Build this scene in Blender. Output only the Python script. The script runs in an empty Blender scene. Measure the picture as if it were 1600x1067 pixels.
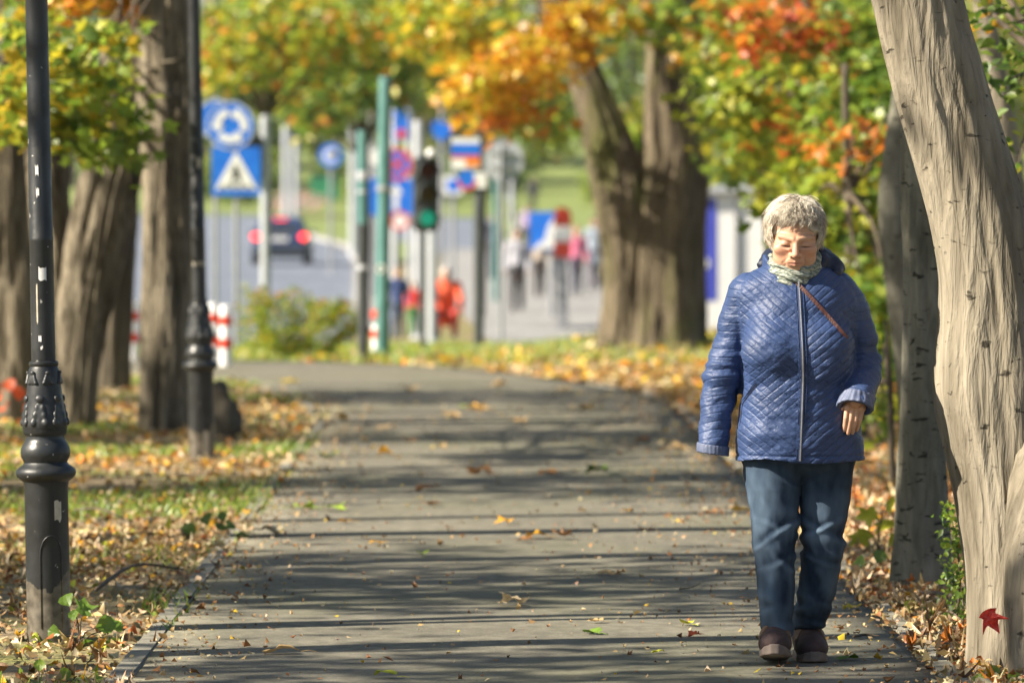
import bpy, bmesh, math, random
import numpy as np
from mathutils import Vector, Matrix

S = bpy.context.scene
C = S.collection
PI = math.pi
# ------------------------------------------------------------------ camera, sky, sun, exposure
F = 8980.0            # focal length in photo pixels (1600 px wide frame)
CAM_H = 1.56
HOR = 334.0
cam_d = bpy.data.cameras.new('camera')
cam = bpy.data.objects.new('camera', cam_d); C.objects.link(cam)
cam_d.sensor_width = 36.0
cam_d.lens = 36.0 * F / 1600.0
cam_d.shift_y = -(533.5 - HOR) / 1600.0
cam_d.clip_start = 0.5; cam_d.clip_end = 3000.0
cam.location = (0, 0, CAM_H); cam.rotation_euler = (PI / 2, 0, 0)
cam_d.dof.use_dof = True
cam_d.dof.focus_distance = 20.0
cam_d.dof.aperture_fstop = 4.2
S.camera = cam

SUN_EL = math.radians(36)
SUN_AZ = math.atan2(-0.955, -0.30)      # compass angle from +Y towards +X: left and a little behind the camera
W = bpy.data.worlds.new('World'); S.world = W; W.use_nodes = True
nt = W.node_tree
sky = nt.nodes.new('ShaderNodeTexSky'); sky.sky_type = 'NISHITA'; sky.sun_disc = False
sky.sun_elevation = SUN_EL; sky.sun_rotation = SUN_AZ
bg = nt.nodes['Background']; bg.inputs['Strength'].default_value = 0.05
nt.links.new(sky.outputs[0], bg.inputs['Color'])
sun_d = bpy.data.lights.new('sun', 'SUN'); sun_d.energy = 5.0; sun_d.angle = math.radians(0.55)
sun_d.color = (1.0, 0.90, 0.74)
sun = bpy.data.objects.new('sun', sun_d); C.objects.link(sun)
TO_SUN = Vector((math.sin(SUN_AZ) * math.cos(SUN_EL), math.cos(SUN_AZ) * math.cos(SUN_EL), math.sin(SUN_EL)))
sun.rotation_euler = TO_SUN.to_track_quat('Z', 'Y').to_euler()
sun.location = TO_SUN * 60
S.view_settings.view_transform = 'Standard'; S.view_settings.look = 'None'
S.view_settings.exposure = 1.45; S.view_settings.gamma = 1.0
S.view_settings.use_curve_mapping = False
S.cycles.use_denoising = True
S.cycles.max_bounces = 8; S.cycles.transmission_bounces = 4; S.cycles.diffuse_bounces = 3; S.cycles.glossy_bounces = 2
S.cycles.caustics_reflective = False; S.cycles.caustics_refractive = False

# ------------------------------------------------------------------ helpers
def prop(o, label=None, cat=None, group=None, kind=None):
    if label: o['label'] = label
    if cat: o['category'] = cat
    if group: o['group'] = group
    if kind: o['kind'] = kind
    return o

def empty(name, loc=(0, 0, 0), rz=0.0, **k):
    o = bpy.data.objects.new(name, None); C.objects.link(o)
    o.location = loc; o.rotation_euler = (0, 0, rz); o.empty_display_size = 0.1
    return prop(o, **k)

def mesh_obj(name, v, f, m=None, parent=None, smooth=True, col=None, loc=None, **k):
    """v (N,3); f: list of tuples, or an (M,K) array"""
    me = bpy.data.meshes.new(name)
    v = np.asarray(v, dtype=np.float32)
    if isinstance(f, np.ndarray):
        M, K = f.shape
        me.vertices.add(len(v)); me.vertices.foreach_set('co', v.ravel())
        me.loops.add(M * K); me.loops.foreach_set('vertex_index', f.astype(np.int32).ravel())
        me.polygons.add(M)
        me.polygons.foreach_set('loop_start', np.arange(M, dtype=np.int32) * K)
        me.update(calc_edges=True); me.validate()
    else:
        me.from_pydata([tuple(map(float, p)) for p in v], [], f); me.update()
    if smooth and len(me.polygons):
        me.polygons.foreach_set('use_smooth', np.ones(len(me.polygons), dtype=bool))
    if col is not None:
        a = me.color_attributes.new('Col', 'FLOAT_COLOR', 'POINT')
        cc = np.ones((len(v), 4), dtype=np.float32); cc[:, :3] = col
        a.data.foreach_set('color', cc.ravel())
    if m is not None: me.materials.append(m)
    o = bpy.data.objects.new(name, me); C.objects.link(o)
    if parent is not None: o.parent = parent
    if loc is not None: o.location = loc
    return prop(o, **k)

def copy_tree(o, parent=None):
    c = o.copy(); C.objects.link(c)
    if parent is not None: c.parent = parent
    for ch in list(o.children): copy_tree(ch, c)
    return c

def at(px, py, d):
    return np.array([(px - 800.0) * d / F, d, CAM_H - (py - HOR) * d / F])

class MB:
    """collects shapes for ONE mesh object"""
    def __init__(s): s.v = []; s.f = []
    def add(s, v, f):
        n = len(s.v); s.v += [tuple(p) for p in v]; s.f += [tuple(i + n for i in q) for q in f]; return s
    def box(s, c, d, rz=0.0, rx=0.0):
        x, y, z = (q / 2 for q in d)
        M = Matrix.Rotation(rz, 3, 'Z') @ Matrix.Rotation(rx, 3, 'X')
        v = [Vector(c) + M @ Vector(p) for p in [(-x, -y, -z), (x, -y, -z), (x, y, -z), (-x, y, -z), (-x, -y, z), (x, -y, z), (x, y, z), (-x, y, z)]]
        return s.add(v, [(0, 3, 2, 1), (4, 5, 6, 7), (0, 1, 5, 4), (1, 2, 6, 5), (2, 3, 7, 6), (3, 0, 4, 7)])
    def rbox(s, c, d, r=0.01, rz=0.0):
        """box with chamfered vertical and horizontal edges"""
        bm = bmesh.new(); bmesh.ops.create_cube(bm, size=1.0)
        for q in bm.verts: q.co = Vector((q.co.x * d[0], q.co.y * d[1], q.co.z * d[2]))
        bmesh.ops.bevel(bm, geom=bm.edges[:], offset=min(r, min(d) * 0.45), segments=2, affect='EDGES')
        M = Matrix.Rotation(rz, 3, 'Z')
        bm.verts.index_update()
        v = [Vector(c) + M @ q.co for q in bm.verts]; f = [tuple(w.index for w in p.verts) for p in bm.faces]
        bm.free(); return s.add(v, f)
    def lathe(s, prof, n=32, c=(0, 0, 0), flute=None):
        v = []; f = []
        for (r, z) in prof:
            for k in range(n):
                a = 2 * PI * k / n
                v.append((c[0] + r * math.cos(a), c[1] + r * math.sin(a), c[2] + z))
        for i in range(len(prof) - 1):
            for k in range(n):
                a, b = i * n + k, i * n + (k + 1) % n
                f.append((a, b, b + n, a + n))
        f.append(tuple(range(n))[::-1]); f.append(tuple((len(prof) - 1) * n + k for k in range(n)))
        return s.add(v, f)
    def tube(s, pts, rad, n=10):
        v, f = tube_np(pts, rad, n); return s.add(v.tolist(), f)
    def cyl(s, a, b, r, n=16, r2=None):
        return s.tube([a, b], [r, r if r2 is None else r2], n)
    def prism(s, poly, y0, y1, c=(0, 0, 0)):
        """polygon in the XZ plane, from y0 (front) to y1 (back)"""
        n = len(poly)
        v = [(c[0] + x, c[1] + y0, c[2] + z) for x, z in poly] + [(c[0] + x, c[1] + y1, c[2] + z) for x, z in poly]
        f = [tuple(range(n)), tuple(range(2 * n - 1, n - 1, -1))] + [(i, i + n, (i + 1) % n + n, (i + 1) % n) for i in range(n)]
        return s.add(v, f)
    def build(s, name, m, parent=None, smooth=False, **k):
        o = mesh_obj(name, np.array(s.v), s.f, m, parent, smooth, **k)
        bm = bmesh.new(); bm.from_mesh(o.data); bmesh.ops.recalc_face_normals(bm, faces=bm.faces[:])
        bm.to_mesh(o.data); bm.free()
        if smooth:
            try: o.data.set_sharp_from_angle(angle=math.radians(38))
            except Exception: pass
        return o

def tube_np(pts, rad, n=10, disp=None, caps=True):
    P = np.asarray(pts, float); R = np.asarray(rad, float)
    T = np.gradient(P, axis=0); T /= np.linalg.norm(T, axis=1)[:, None] + 1e-9
    up = np.array([0, 1.0, 0]) if abs(T[0][1]) < 0.8 else np.array([1.0, 0, 0])
    U = np.zeros_like(P); u = up - T[0] * up.dot(T[0]); u /= np.linalg.norm(u)
    for i in range(len(P)):
        u = u - T[i] * u.dot(T[i]); u /= np.linalg.norm(u) + 1e-9; U[i] = u
    Vv = np.cross(T, U)
    a = np.arange(n) * 2 * PI / n
    rr = R[:, None] * np.ones((1, n))
    if disp is not None: rr = rr + disp(a[None, :] + np.zeros((len(P), 1)), P, R)
    X = P[:, None, :] + rr[..., None] * (np.cos(a)[None, :, None] * U[:, None, :] + np.sin(a)[None, :, None] * Vv[:, None, :])
    f = []
    for i in range(len(P) - 1):
        for k in range(n):
            p, q = i * n + k, i * n + (k + 1) % n
            f.append((p, q, q + n, p + n))
    if caps:
        f.append(tuple(range(n))[::-1]); f.append(tuple((len(P) - 1) * n + k for k in range(n)))
    return X.reshape(-1, 3), f

def smooth_path(pts, rad, m):
    """Catmull-Rom through (points, radii), m samples"""
    A = np.c_[np.asarray(pts, float), np.asarray(rad, float)]
    if len(A) == 2: t = np.linspace(0, 1, m)[:, None]; B = A[0] * (1 - t) + A[1] * t; return B[:, :3], B[:, 3]
    E = np.vstack([2 * A[0] - A[1], A, 2 * A[-1] - A[-2]])
    out = []
    for s in np.linspace(0, len(A) - 1 - 1e-6, m):
        i = int(s); t = s - i; p0, p1, p2, p3 = E[i], E[i + 1], E[i + 2], E[i + 3]
        out.append(0.5 * (2 * p1 + (p2 - p0) * t + (2 * p0 - 5 * p1 + 4 * p2 - p3) * t * t + (3 * p1 - p0 - 3 * p2 + p3) * t ** 3))
    B = np.array(out); return B[:, :3], np.maximum(B[:, 3], 1e-4)

# -- value noise
def _h(i, j, k, s):
    n = (i * 374761393 + j * 668265263 + k * 2147483647 + s * 1274126177) & 0xFFFFFFFF
    n = ((n ^ (n >> 13)) * 1274126177) & 0xFFFFFFFF
    n = ((n ^ (n >> 16)) * 2246822519) & 0xFFFFFFFF
    return ((n ^ (n >> 15)) & 0xFFFF) / 65535.0
def vnoise(P, s=0):
    P = np.asarray(P, float); I = np.floor(P).astype(np.int64); f = P - I; f = f * f * (3 - 2 * f)
    out = 0
    for a in (0, 1):
        wa = f[..., 0] if a else 1 - f[..., 0]
        for b in (0, 1):
            wb = f[..., 1] if b else 1 - f[..., 1]
            for c in (0, 1):
                wc = f[..., 2] if c else 1 - f[..., 2]
                out = out + wa * wb * wc * _h(I[..., 0] + a, I[..., 1] + b, I[..., 2] + c, s)
    return out * 2 - 1
def fbm(P, o=3, s=0):
    P = np.asarray(P, float); r = 0; a = 1.0
    for k in range(o): r = r + a * vnoise(P * 2 ** k, s + k * 7); a *= 0.5
    return r

# -- implicit surfaces meshed with surface nets
def rc(P, a, b, ra, rb, s=None):
    a = np.array(a, float); b = np.array(b, float)
    if s is not None: s = np.array(s, float); P = P / s; a = a / s; b = b / s
    ab = b - a; t = np.clip(((P - a) @ ab) / (ab @ ab), 0, 1)
    return np.linalg.norm(P - a - t[..., None] * ab, axis=-1) - (ra + (rb - ra) * t)
def ell(P, c, r):
    q = (P - np.array(c, float)); r = np.array(r, float)
    k0 = np.linalg.norm(q / r, axis=-1); k1 = np.linalg.norm(q / (r * r), axis=-1) + 1e-9
    return k0 * (k0 - 1) / k1
def smin(a, b, k):
    h = np.clip(0.5 + 0.5 * (b - a) / k, 0, 1); return b * (1 - h) + a * h - k * h * (1 - h)
def smax(a, b, k): return -smin(-a, -b, k)
def chain(P, pts, rad, s=None):
    d = None
    for i in range(len(pts) - 1):
        q = rc(P, pts[i], pts[i + 1], rad[i], rad[i + 1], s); d = q if d is None else np.minimum(d, q)
    return d
def rbox_sdf(P, c, h, r):
    q = np.abs(P - np.array(c, float)) - (np.array(h, float) - r)
    return np.linalg.norm(np.maximum(q, 0), axis=-1) + np.minimum(q.max(axis=-1), 0) - r
def nets(fn, lo, hi, h):
    lo = np.array(lo, float); n = np.ceil((np.array(hi, float) - lo) / h).astype(int) + 1
    g = np.stack(np.meshgrid(*[lo[i] + h * np.arange(n[i]) for i in range(3)], indexing='ij'), axis=-1)
    D = np.empty(tuple(n), np.float32)
    for i in range(0, n[0], 24): D[i:i + 24] = fn(g[i:i + 24])
    ins = D < 0
    nx, ny, nz = n - 1
    def cor(a, b, c, X): return X[a:a + nx, b:b + ny, c:c + nz]
    cnt = sum(cor(a, b, c, ins).astype(np.int8) for a in (0, 1) for b in (0, 1) for c in (0, 1))
    act = (cnt > 0) & (cnt < 8)
    ii = np.argwhere(act); idx = -np.ones((nx, ny, nz), np.int64); idx[act] = np.arange(len(ii))
    acc = np.zeros((len(ii), 3)); num = np.zeros(len(ii))
    cs = [(a, b, c) for a in (0, 1) for b in (0, 1) for c in (0, 1)]
    for p in cs:
        for ax in range(3):
            if p[ax]: continue
            q = list(p); q[ax] = 1
            d0 = D[ii[:, 0] + p[0], ii[:, 1] + p[1], ii[:, 2] + p[2]]; d1 = D[ii[:, 0] + q[0], ii[:, 1] + q[1], ii[:, 2] + q[2]]
            m = (d0 < 0) != (d1 < 0); t = d0[m] / (d0[m] - d1[m])
            pt = np.tile(np.array(p, float), (m.sum(), 1)); pt[:, ax] += t
            acc[m] += pt; num[m] += 1
    V = lo + h * (ii + acc / np.maximum(num, 1)[:, None])
    Q = []
    for ax in range(3):
        b, c = (ax + 1) % 3, (ax + 2) % 3
        A = np.moveaxis(ins, ax, 0)
        ch = ins.take(range(0, n[ax] - 1), axis=ax) != ins.take(range(1, n[ax]), axis=ax)
        e = np.argwhere(ch); e = e[(e[:, b] > 0) & (e[:, c] > 0) & (e[:, b] < n[b] - 1) & (e[:, c] < n[c] - 1)]
        def cell(db, dc):
            k = e.copy(); k[:, b] -= db; k[:, c] -= dc; return idx[k[:, 0], k[:, 1], k[:, 2]]
        q = np.stack([cell(1, 1), cell(0, 1), cell(0, 0), cell(1, 0)], axis=1)
        fl = ~ins[e[:, 0], e[:, 1], e[:, 2]]
        q[fl] = q[fl][:, ::-1]; Q.append(q)
    Q = np.vstack(Q); Q = Q[(Q >= 0).all(axis=1)]
    return V, Q
def vnormals(V, Q):
    N = np.zeros_like(V); n = np.cross(V[Q[:, 2]] - V[Q[:, 0]], V[Q[:, 3]] - V[Q[:, 1]])
    for k in range(4): np.add.at(N, Q[:, k], n)
    return N / (np.linalg.norm(N, axis=1)[:, None] + 1e-12)

# ------------------------------------------------------------------ materials
def new_mat(name):
    m = bpy.data.materials.new(name); m.use_nodes = True
    return m, m.node_tree, m.node_tree.nodes['Principled BSDF']
def rgb(c): return (c[0], c[1], c[2], 1.0)
def tint(c, k): return tuple(min(1.0, q * k) for q in c)
def surf(name, c1, c2=None, scale=20, rough=0.6, bump=0.0, bscale=None, stretch=(1, 1, 1), metallic=0.0, spec=0.5, attr=False, detail=5, lo=0.35, hi=0.65, dist=0.01):
    """Principled with a noise mix of two colours and optional bump; attr multiplies by the mesh's own colour attribute"""
    m, t, b = new_mat(name); N = t.nodes; L = t.links
    b.inputs['Roughness'].default_value = rough; b.inputs['Metallic'].default_value = metallic
    b.inputs['Specular IOR Level'].default_value = spec
    tc = N.new('ShaderNodeTexCoord'); mp = N.new('ShaderNodeMapping'); mp.inputs['Scale'].default_value = stretch
    L.new(tc.outputs['Object'], mp.inputs['Vector'])
    nz = N.new('ShaderNodeTexNoise'); nz.inputs['Scale'].default_value = scale; nz.inputs['Detail'].default_value = detail
    L.new(mp.outputs[0], nz.inputs['Vector'])
    rp = N.new('ShaderNodeValToRGB'); rp.color_ramp.elements[0].position = lo; rp.color_ramp.elements[1].position = hi
    rp.color_ramp.elements[0].color = rgb(c1); rp.color_ramp.elements[1].color = rgb(c2 if c2 else tint(c1, 1.25))
    L.new(nz.outputs['Fac'], rp.inputs['Fac']); out = rp.outputs[0]
    if attr:
        at_ = N.new('ShaderNodeAttribute'); at_.attribute_name = 'Col'
        mx = N.new('ShaderNodeMix'); mx.data_type = 'RGBA'; mx.blend_type = 'MULTIPLY'; mx.inputs[0].default_value = 1
        L.new(out, mx.inputs[6]); L.new(at_.outputs['Color'], mx.inputs[7]); out = mx.outputs[2]
    L.new(out, b.inputs['Base Color'])
    if bump:
        n2 = N.new('ShaderNodeTexNoise'); n2.inputs['Scale'].default_value = bscale or scale * 2; n2.inputs['Detail'].default_value = 6
        L.new(mp.outputs[0], n2.inputs['Vector'])
        bp = N.new('ShaderNodeBump'); bp.inputs['Strength'].default_value = bump; bp.inputs['Distance'].default_value = dist
        L.new(n2.outputs['Fac'], bp.inputs['Height']); L.new(bp.outputs[0], b.inputs['Normal'])
    return m
def leaf_mat(name, trans=0.4, gloss=0.06):
    m, t, b = new_mat(name); N = t.nodes; L = t.links; N.remove(b); o = N['Material Output']
    a = N.new('ShaderNodeAttribute'); a.attribute_name = 'Col'
    nz = N.new('ShaderNodeTexNoise'); nz.inputs['Scale'].default_value = 35
    tc = N.new('ShaderNodeTexCoord'); L.new(tc.outputs['Object'], nz.inputs['Vector'])
    mr = N.new('ShaderNodeMapRange'); mr.inputs['To Min'].default_value = 0.7; mr.inputs['To Max'].default_value = 1.25
    L.new(nz.outputs['Fac'], mr.inputs['Value'])
    mx = N.new('ShaderNodeMix'); mx.data_type = 'RGBA'; mx.blend_type = 'MULTIPLY'; mx.inputs[0].default_value = 1
    L.new(a.outputs['Color'], mx.inputs[6]); L.new(mr.outputs[0], mx.inputs[7])
    d = N.new('ShaderNodeBsdfDiffuse'); tr = N.new('ShaderNodeBsdfTranslucent'); g = N.new('ShaderNodeBsdfGlossy'); g.inputs['Roughness'].default_value = 0.45
    L.new(mx.outputs[2], d.inputs[0]); L.new(mx.outputs[2], tr.inputs[0])
    m1 = N.new('ShaderNodeMixShader'); m1.inputs[0].default_value = trans; L.new(d.outputs[0], m1.inputs[1]); L.new(tr.outputs[0], m1.inputs[2])
    m2 = N.new('ShaderNodeMixShader'); m2.inputs[0].default_value = gloss; L.new(m1.outputs[0], m2.inputs[1]); L.new(g.outputs[0], m2.inputs[2])
    L.new(m2.outputs[0], o.inputs['Surface'])
    return m
def glow(name, c, e):
    m, t, b = new_mat(name); b.inputs['Base Color'].default_value = rgb(c); b.inputs['Emission Color'].default_value = rgb(c); b.inputs['Emission Strength'].default_value = e
    return m

LEAF = leaf_mat('leaf', 0.52, 0.04)
DRY = leaf_mat('dry_leaf', 0.15, 0.04)
M = {}
M['white'] = surf('white_paint', (0.70, 0.70, 0.69), (0.78, 0.78, 0.76), 6, 0.45)
M['red'] = surf('red_paint', (0.60, 0.045, 0.02), (0.68, 0.07, 0.03), 6, 0.45)
M['blue'] = surf('sign_blue', (0.01, 0.13, 0.60), (0.015, 0.17, 0.68), 6, 0.4)
M['black'] = surf('black_paint', (0.012, 0.012, 0.013), (0.02, 0.02, 0.021), 8, 0.5)
M['orange'] = surf('orange_paint', (0.75, 0.2, 0.03), (0.8, 0.25, 0.04), 6, 0.5)
M['galv'] = surf('galvanised_steel', (0.26, 0.27, 0.29), (0.33, 0.34, 0.36), 14, 0.45, metallic=0.3)
M['pale'] = surf('pale_steel', (0.38, 0.40, 0.43), (0.45, 0.47, 0.50), 10, 0.5)
M['teal'] = surf('teal_paint', (0.06, 0.17, 0.16), (0.10, 0.23, 0.22), 5, 0.45)
M['dark'] = surf('dark_grey_paint', (0.03, 0.035, 0.035), (0.05, 0.055, 0.055), 8, 0.5)
M['rubber'] = surf('rubber', (0.012, 0.012, 0.012), (0.02, 0.02, 0.02), 20, 0.85)

# ------------------------------------------------------------------ leaves
MAPLE = (np.array([(0, .34, .0), (0, 0, 0), (.36, .06, .05), (.25, .29, .02), (.56, .58, .10), (.21, .60, .02), (0, 1, -.06), (-.21, .60, .02), (-.56, .58, .10), (-.25, .29, .02), (-.36, .06, .05)]),
         np.array([(0, 1 + i, 1 + (i + 1) % 10) for i in range(10)]))
DIAM = (np.array([(0, 0, 0), (.36, .45, .13), (0, 1, -.05), (-.36, .45, .13)]), np.array([(0, 1, 2), (0, 2, 3)]))
OVAL = (np.array([(0, 0, 0), (.24, .25, .07), (.30, .52, .09), (.17, .8, .05), (0, 1, -.05), (-.17, .8, .05), (-.30, .52, .09), (-.24, .25, .07), (0, .5, 0)]),
        np.array([(8, i, (i + 1) % 8) for i in range(8)]))
def leaf_arrays(rng, pos, size, col, tpl, flat=0.5, curl=0.0):
    """flat 0: any direction, 1: lying level"""
    N = len(pos); V, Fc = tpl; k = len(V)
    nrm = rng.normal(size=(N, 3)); nrm /= np.linalg.norm(nrm, axis=1)[:, None]
    nrm[:, 2] = np.abs(nrm[:, 2]); nrm = nrm * (1 - flat) + np.array([0, 0, 1.0]) * flat
    nrm /= np.linalg.norm(nrm, axis=1)[:, None]
    t = rng.normal(size=(N, 3)); t -= nrm * (t * nrm).sum(1)[:, None]; t /= np.linalg.norm(t, axis=1)[:, None]
    b = np.cross(t, nrm)
    T = np.repeat(V[None], N, 0).copy()
    T[:, :, 1] -= 0.4
    if curl: T[:, :, 2] += rng.normal(0, curl, N)[:, None] * (T[:, :, 0] ** 2 * 2) + rng.normal(0, curl, N)[:, None] * T[:, :, 1] ** 2
    T *= np.asarray(size)[:, None, None]
    X = pos[:, None, :] + T[:, :, 0:1] * b[:, None] + T[:, :, 1:2] * t[:, None] + T[:, :, 2:3] * nrm[:, None]
    f = (Fc[None] + (np.arange(N) * k)[:, None, None]).reshape(-1, Fc.shape[1])
    return X.reshape(-1, 3), f, np.repeat(np.asarray(col), k, axis=0)
PAL = dict(green=(.13, .22, .03), dgreen=(.06, .115, .022), lgreen=(.26, .36, .045), ygreen=(.42, .43, .04), yellow=(.62, .44, .035), gold=(.60, .31, .02),
           orange=(.66, .22, .03), red=(.66, .13, .05), brown=(.26, .13, .05), tan=(.47, .32, .15), pale=(.56, .44, .27), rust=(.38, .13, .04))
def palette(rng, n, spec):
    """spec: [(name, weight)]"""
    w = np.array([q[1] for q in spec], float); w /= w.sum()
    i = rng.choice(len(spec), size=n, p=w)
    c = np.array([PAL[q[0]] for q in spec])[i]
    return c * rng.uniform(0.75, 1.25, (n, 1)) * rng.uniform(0.92, 1.08, (n, 3))
# ------------------------------------------------------------------ terrain
YK = np.array([-40, 62, 74, 90, 122, 150, 178, 220, 262, 300, 335, 380, 430, 520, 700, 1500], float)
ZK = np.array([0, 0, -.18, -.5, -.5, -.22, 0, .22, .5, 1.3, 2.4, 4.2, 7.5, 14, 24, 40], float) - 0.035
def tz(x, y):
    x = np.asarray(x, float); y = np.asarray(y, float)
    z = np.interp(y, YK, ZK)
    z = z + 0.26 * np.exp(-(((x - 1.75) / 1.5) ** 2 + ((y - 66.5) / 3.2) ** 2))
    return z
def ground(px, py):
    """world point where the view ray through a photo pixel meets the terrain"""
    for d in np.arange(17.0, 600, 0.1):
        p = at(px, py, d)
        if p[2] <= float(tz(p[0], d)) + 0.03: return p
    return at(px, py, 600)

# path edges (x at distance y)
EL = [(-1.187 - .00479 * y, y) for y in (-6, 0, 6, 12, 16, 20, 24, 28, 32, 36, 40, 43)] + [(-1.62, 47), (-1.98, 50.5), (-2.45, 53.4), (-3.1, 55.6), (-4.6, 57.2), (-9, 58.6), (-16, 60)]
ER = [(1.539 - .00479 * y, y) for y in (-6, 0, 6, 12, 16, 20, 24, 28, 32, 36, 40, 44)] + [(1.30, 47.5), (1.07, 50.4), (.757, 52.3), (.42, 54.5), (-.13, 56.8), (-1.6, 60.2), (-5.5, 62.5), (-16, 65)]
def dense(e, m):
    p, _ = smooth_path([(a, b, 0) for a, b in e], [1] * len(e), m); return p[:, :2]
L2, R2 = dense(EL, 260), dense(ER, 260)
def path_edge(y):
    return np.interp(y, L2[:, 1], L2[:, 0]), np.interp(y, R2[:, 1], R2[:, 0])
def on_path(x, y, m=0.0):
    l = np.interp(y, L2[:, 1], L2[:, 0]); r = np.interp(y, R2[:, 1], R2[:, 0])
    yb = np.interp(x, L2[::-1, 0][:60], L2[::-1, 1][:60]) if False else None
    return (x > l - m) & (x < r + m) & (y < 65)

# ground sheet
def ground_material():
    m, t, b = new_mat('ground_soil'); N = t.nodes; L = t.links
    tc = N.new('ShaderNodeTexCoord')
    def noise(s, d=5):
        n = N.new('ShaderNodeTexNoise'); n.inputs['Scale'].default_value = s; n.inputs['Detail'].default_value = d
        L.new(tc.outputs['Object'], n.inputs['Vector']); return n
    def ramp(n, a, ca, bb, cb):
        r = N.new('ShaderNodeValToRGB'); e = r.color_ramp.elements; e[0].position = a; e[1].position = bb; e[0].color = rgb(ca); e[1].color = rgb(cb)
        L.new(n.outputs['Fac'], r.inputs['Fac']); return r
    def mix(f, a, c):
        x = N.new('ShaderNodeMix'); x.data_type = 'RGBA'; L.new(f, x.inputs[0]); L.new(a, x.inputs[6]); L.new(c, x.inputs[7]); return x.outputs[2]
    soil = ramp(noise(9), .3, (.15, .115, .07), .7, (.32, .25, .155))
    grs = ramp(noise(14), .3, (.10, .135, .03), .7, (.24, .25, .07))
    msk = ramp(noise(.7, 6), .48, (0, 0, 0), .62, (.85, .85, .85))
    L.new(mix(msk.outputs[0], soil.outputs[0], grs.outputs[0]), b.inputs['Base Color'])
    b.inputs['Roughness'].default_value = .95; b.inputs['Specular IOR Level'].default_value = .15
    bp = N.new('ShaderNodeBump'); bp.inputs['Strength'].default_value = .7; bp.inputs['Distance'].default_value = .03
    L.new(noise(25).outputs['Fac'], bp.inputs['Height']); L.new(bp.outputs[0], b.inputs['Normal'])
    return m
M['ground'] = ground_material()
gx = np.r_[-900, -400, -200, -120, -80, -50, -30, -20, np.arange(-14, 14.01, .35), 20, 30, 50, 80, 120, 200, 400, 900]
gy = np.r_[-300, -150, -80, -40, -15, 0, np.arange(10, 76, .4), np.arange(76, 130, 1.5), np.arange(130, 440, 5), 470, 520, 600, 700, 850, 1100, 1500]
GX, GY = np.meshgrid(gx, gy, indexing='ij')
GZ = tz(GX, GY)
near = (GY > 10) & (GY < 75) & (np.abs(GX) < 14)
GZ = GZ + near * 0.012 * fbm(np.stack([GX * 1.3, GY * 1.3, GX * 0], -1), 2, 3)
gi = np.arange(GX.size).reshape(GX.shape)
gq = np.stack([gi[:-1, :-1], gi[1:, :-1], gi[1:, 1:], gi[:-1, 1:]], -1).reshape(-1, 4)
mesh_obj('ground', np.stack([GX, GY, GZ], -1).reshape(-1, 3), gq, M['ground'], kind='structure', label='leaf strewn soil and thin grass beside the path')

# the asphalt path
def asphalt_mat(name, base, speck, green=0.0, scale=1.0):
    m, t, b = new_mat(name); N = t.nodes; L = t.links
    tc = N.new('ShaderNodeTexCoord')
    def noise(s, d=5, st=(1, 1, 1)):
        mp = N.new('ShaderNodeMapping'); mp.inputs['Scale'].default_value = st; L.new(tc.outputs['Object'], mp.inputs['Vector'])
        n = N.new('ShaderNodeTexNoise'); n.inputs['Scale'].default_value = s; n.inputs['Detail'].default_value = d
        L.new(mp.outputs[0], n.inputs['Vector']); return n.outputs['Fac']
    def ramp(n, a, ca, bb, cb):
        r = N.new('ShaderNodeValToRGB'); e = r.color_ramp.elements; e[0].position = a; e[1].position = bb; e[0].color = rgb(ca); e[1].color = rgb(cb)
        L.new(n, r.inputs['Fac']); return r.outputs[0]
    def mixc(f, a, c, mode='MIX'):
        x = N.new('ShaderNodeMix'); x.data_type = 'RGBA'; x.blend_type = mode
        if isinstance(f, float): x.inputs[0].default_value = f
        else: L.new(f, x.inputs[0])
        L.new(a, x.inputs[6]); L.new(c, x.inputs[7]); return x.outputs[2]
    c = ramp(noise(1.1 * scale, 6), .30, tint(base, .62), .70, tint(base, 1.25))
    c = mixc(ramp(noise(150 * scale, 3), .42, (0, 0, 0), .68, (.95, .95, .95)), c, ramp(noise(37 * scale), .3, tint(speck, .8), .7, tint(speck, 1.2)))
    c = mixc(ramp(noise(14 * scale, 5, (1, .6, 1)), .40, (.55, .55, .55), .62, (0, 0, 0)), c, ramp(noise(70), .3, tint(base, .45), .7, tint(base, .7)))
    if green: c = mixc(ramp(noise(.8, 7, (1, .5, 1)), .45, (0, 0, 0), .75, (green, green, green)), c, ramp(noise(60), .3, (.10, .105, .06), .7, (.16, .165, .09)))
    c = mixc(ramp(noise(420 * scale, 2), .3, (.55, .55, .55), .5, (0, 0, 0)), c, ramp(noise(5), .3, tint(base, .35), .7, tint(base, .5)))
    L.new(c, b.inputs['Base Color']); b.inputs['Roughness'].default_value = .88; b.inputs['Specular IOR Level'].default_value = .25
    bp = N.new('ShaderNodeBump'); bp.inputs['Strength'].default_value = .55; bp.inputs['Distance'].default_value = .006
    L.new(noise(190 * scale, 4), bp.inputs['Height']); L.new(bp.outputs[0], b.inputs['Normal'])
    return m
M['asphalt'] = asphalt_mat('worn_asphalt', (.168, .156, .120), (.28, .262, .205), .6)
M['road'] = asphalt_mat('road_asphalt', (.17, .195, .245), (.21, .235, .285), 0, .2)
M['paving'] = asphalt_mat('pale_paving', (.30, .295, .285), (.35, .345, .335), 0, .2)
nU = 14
u = np.linspace(0, 1, nU)[None, :, None]
PXY = L2[:, None, :] * (1 - u) + R2[:, None, :] * u
PZ = 0.004 * np.sin(np.linspace(0, PI, nU))[None, :] + np.zeros((260, 1)) + 0.003 * fbm(np.concatenate([PXY * .9, PXY[..., :1] * 0], -1), 2, 9) - .004
pv = np.concatenate([PXY, PZ[..., None]], -1)
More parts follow.
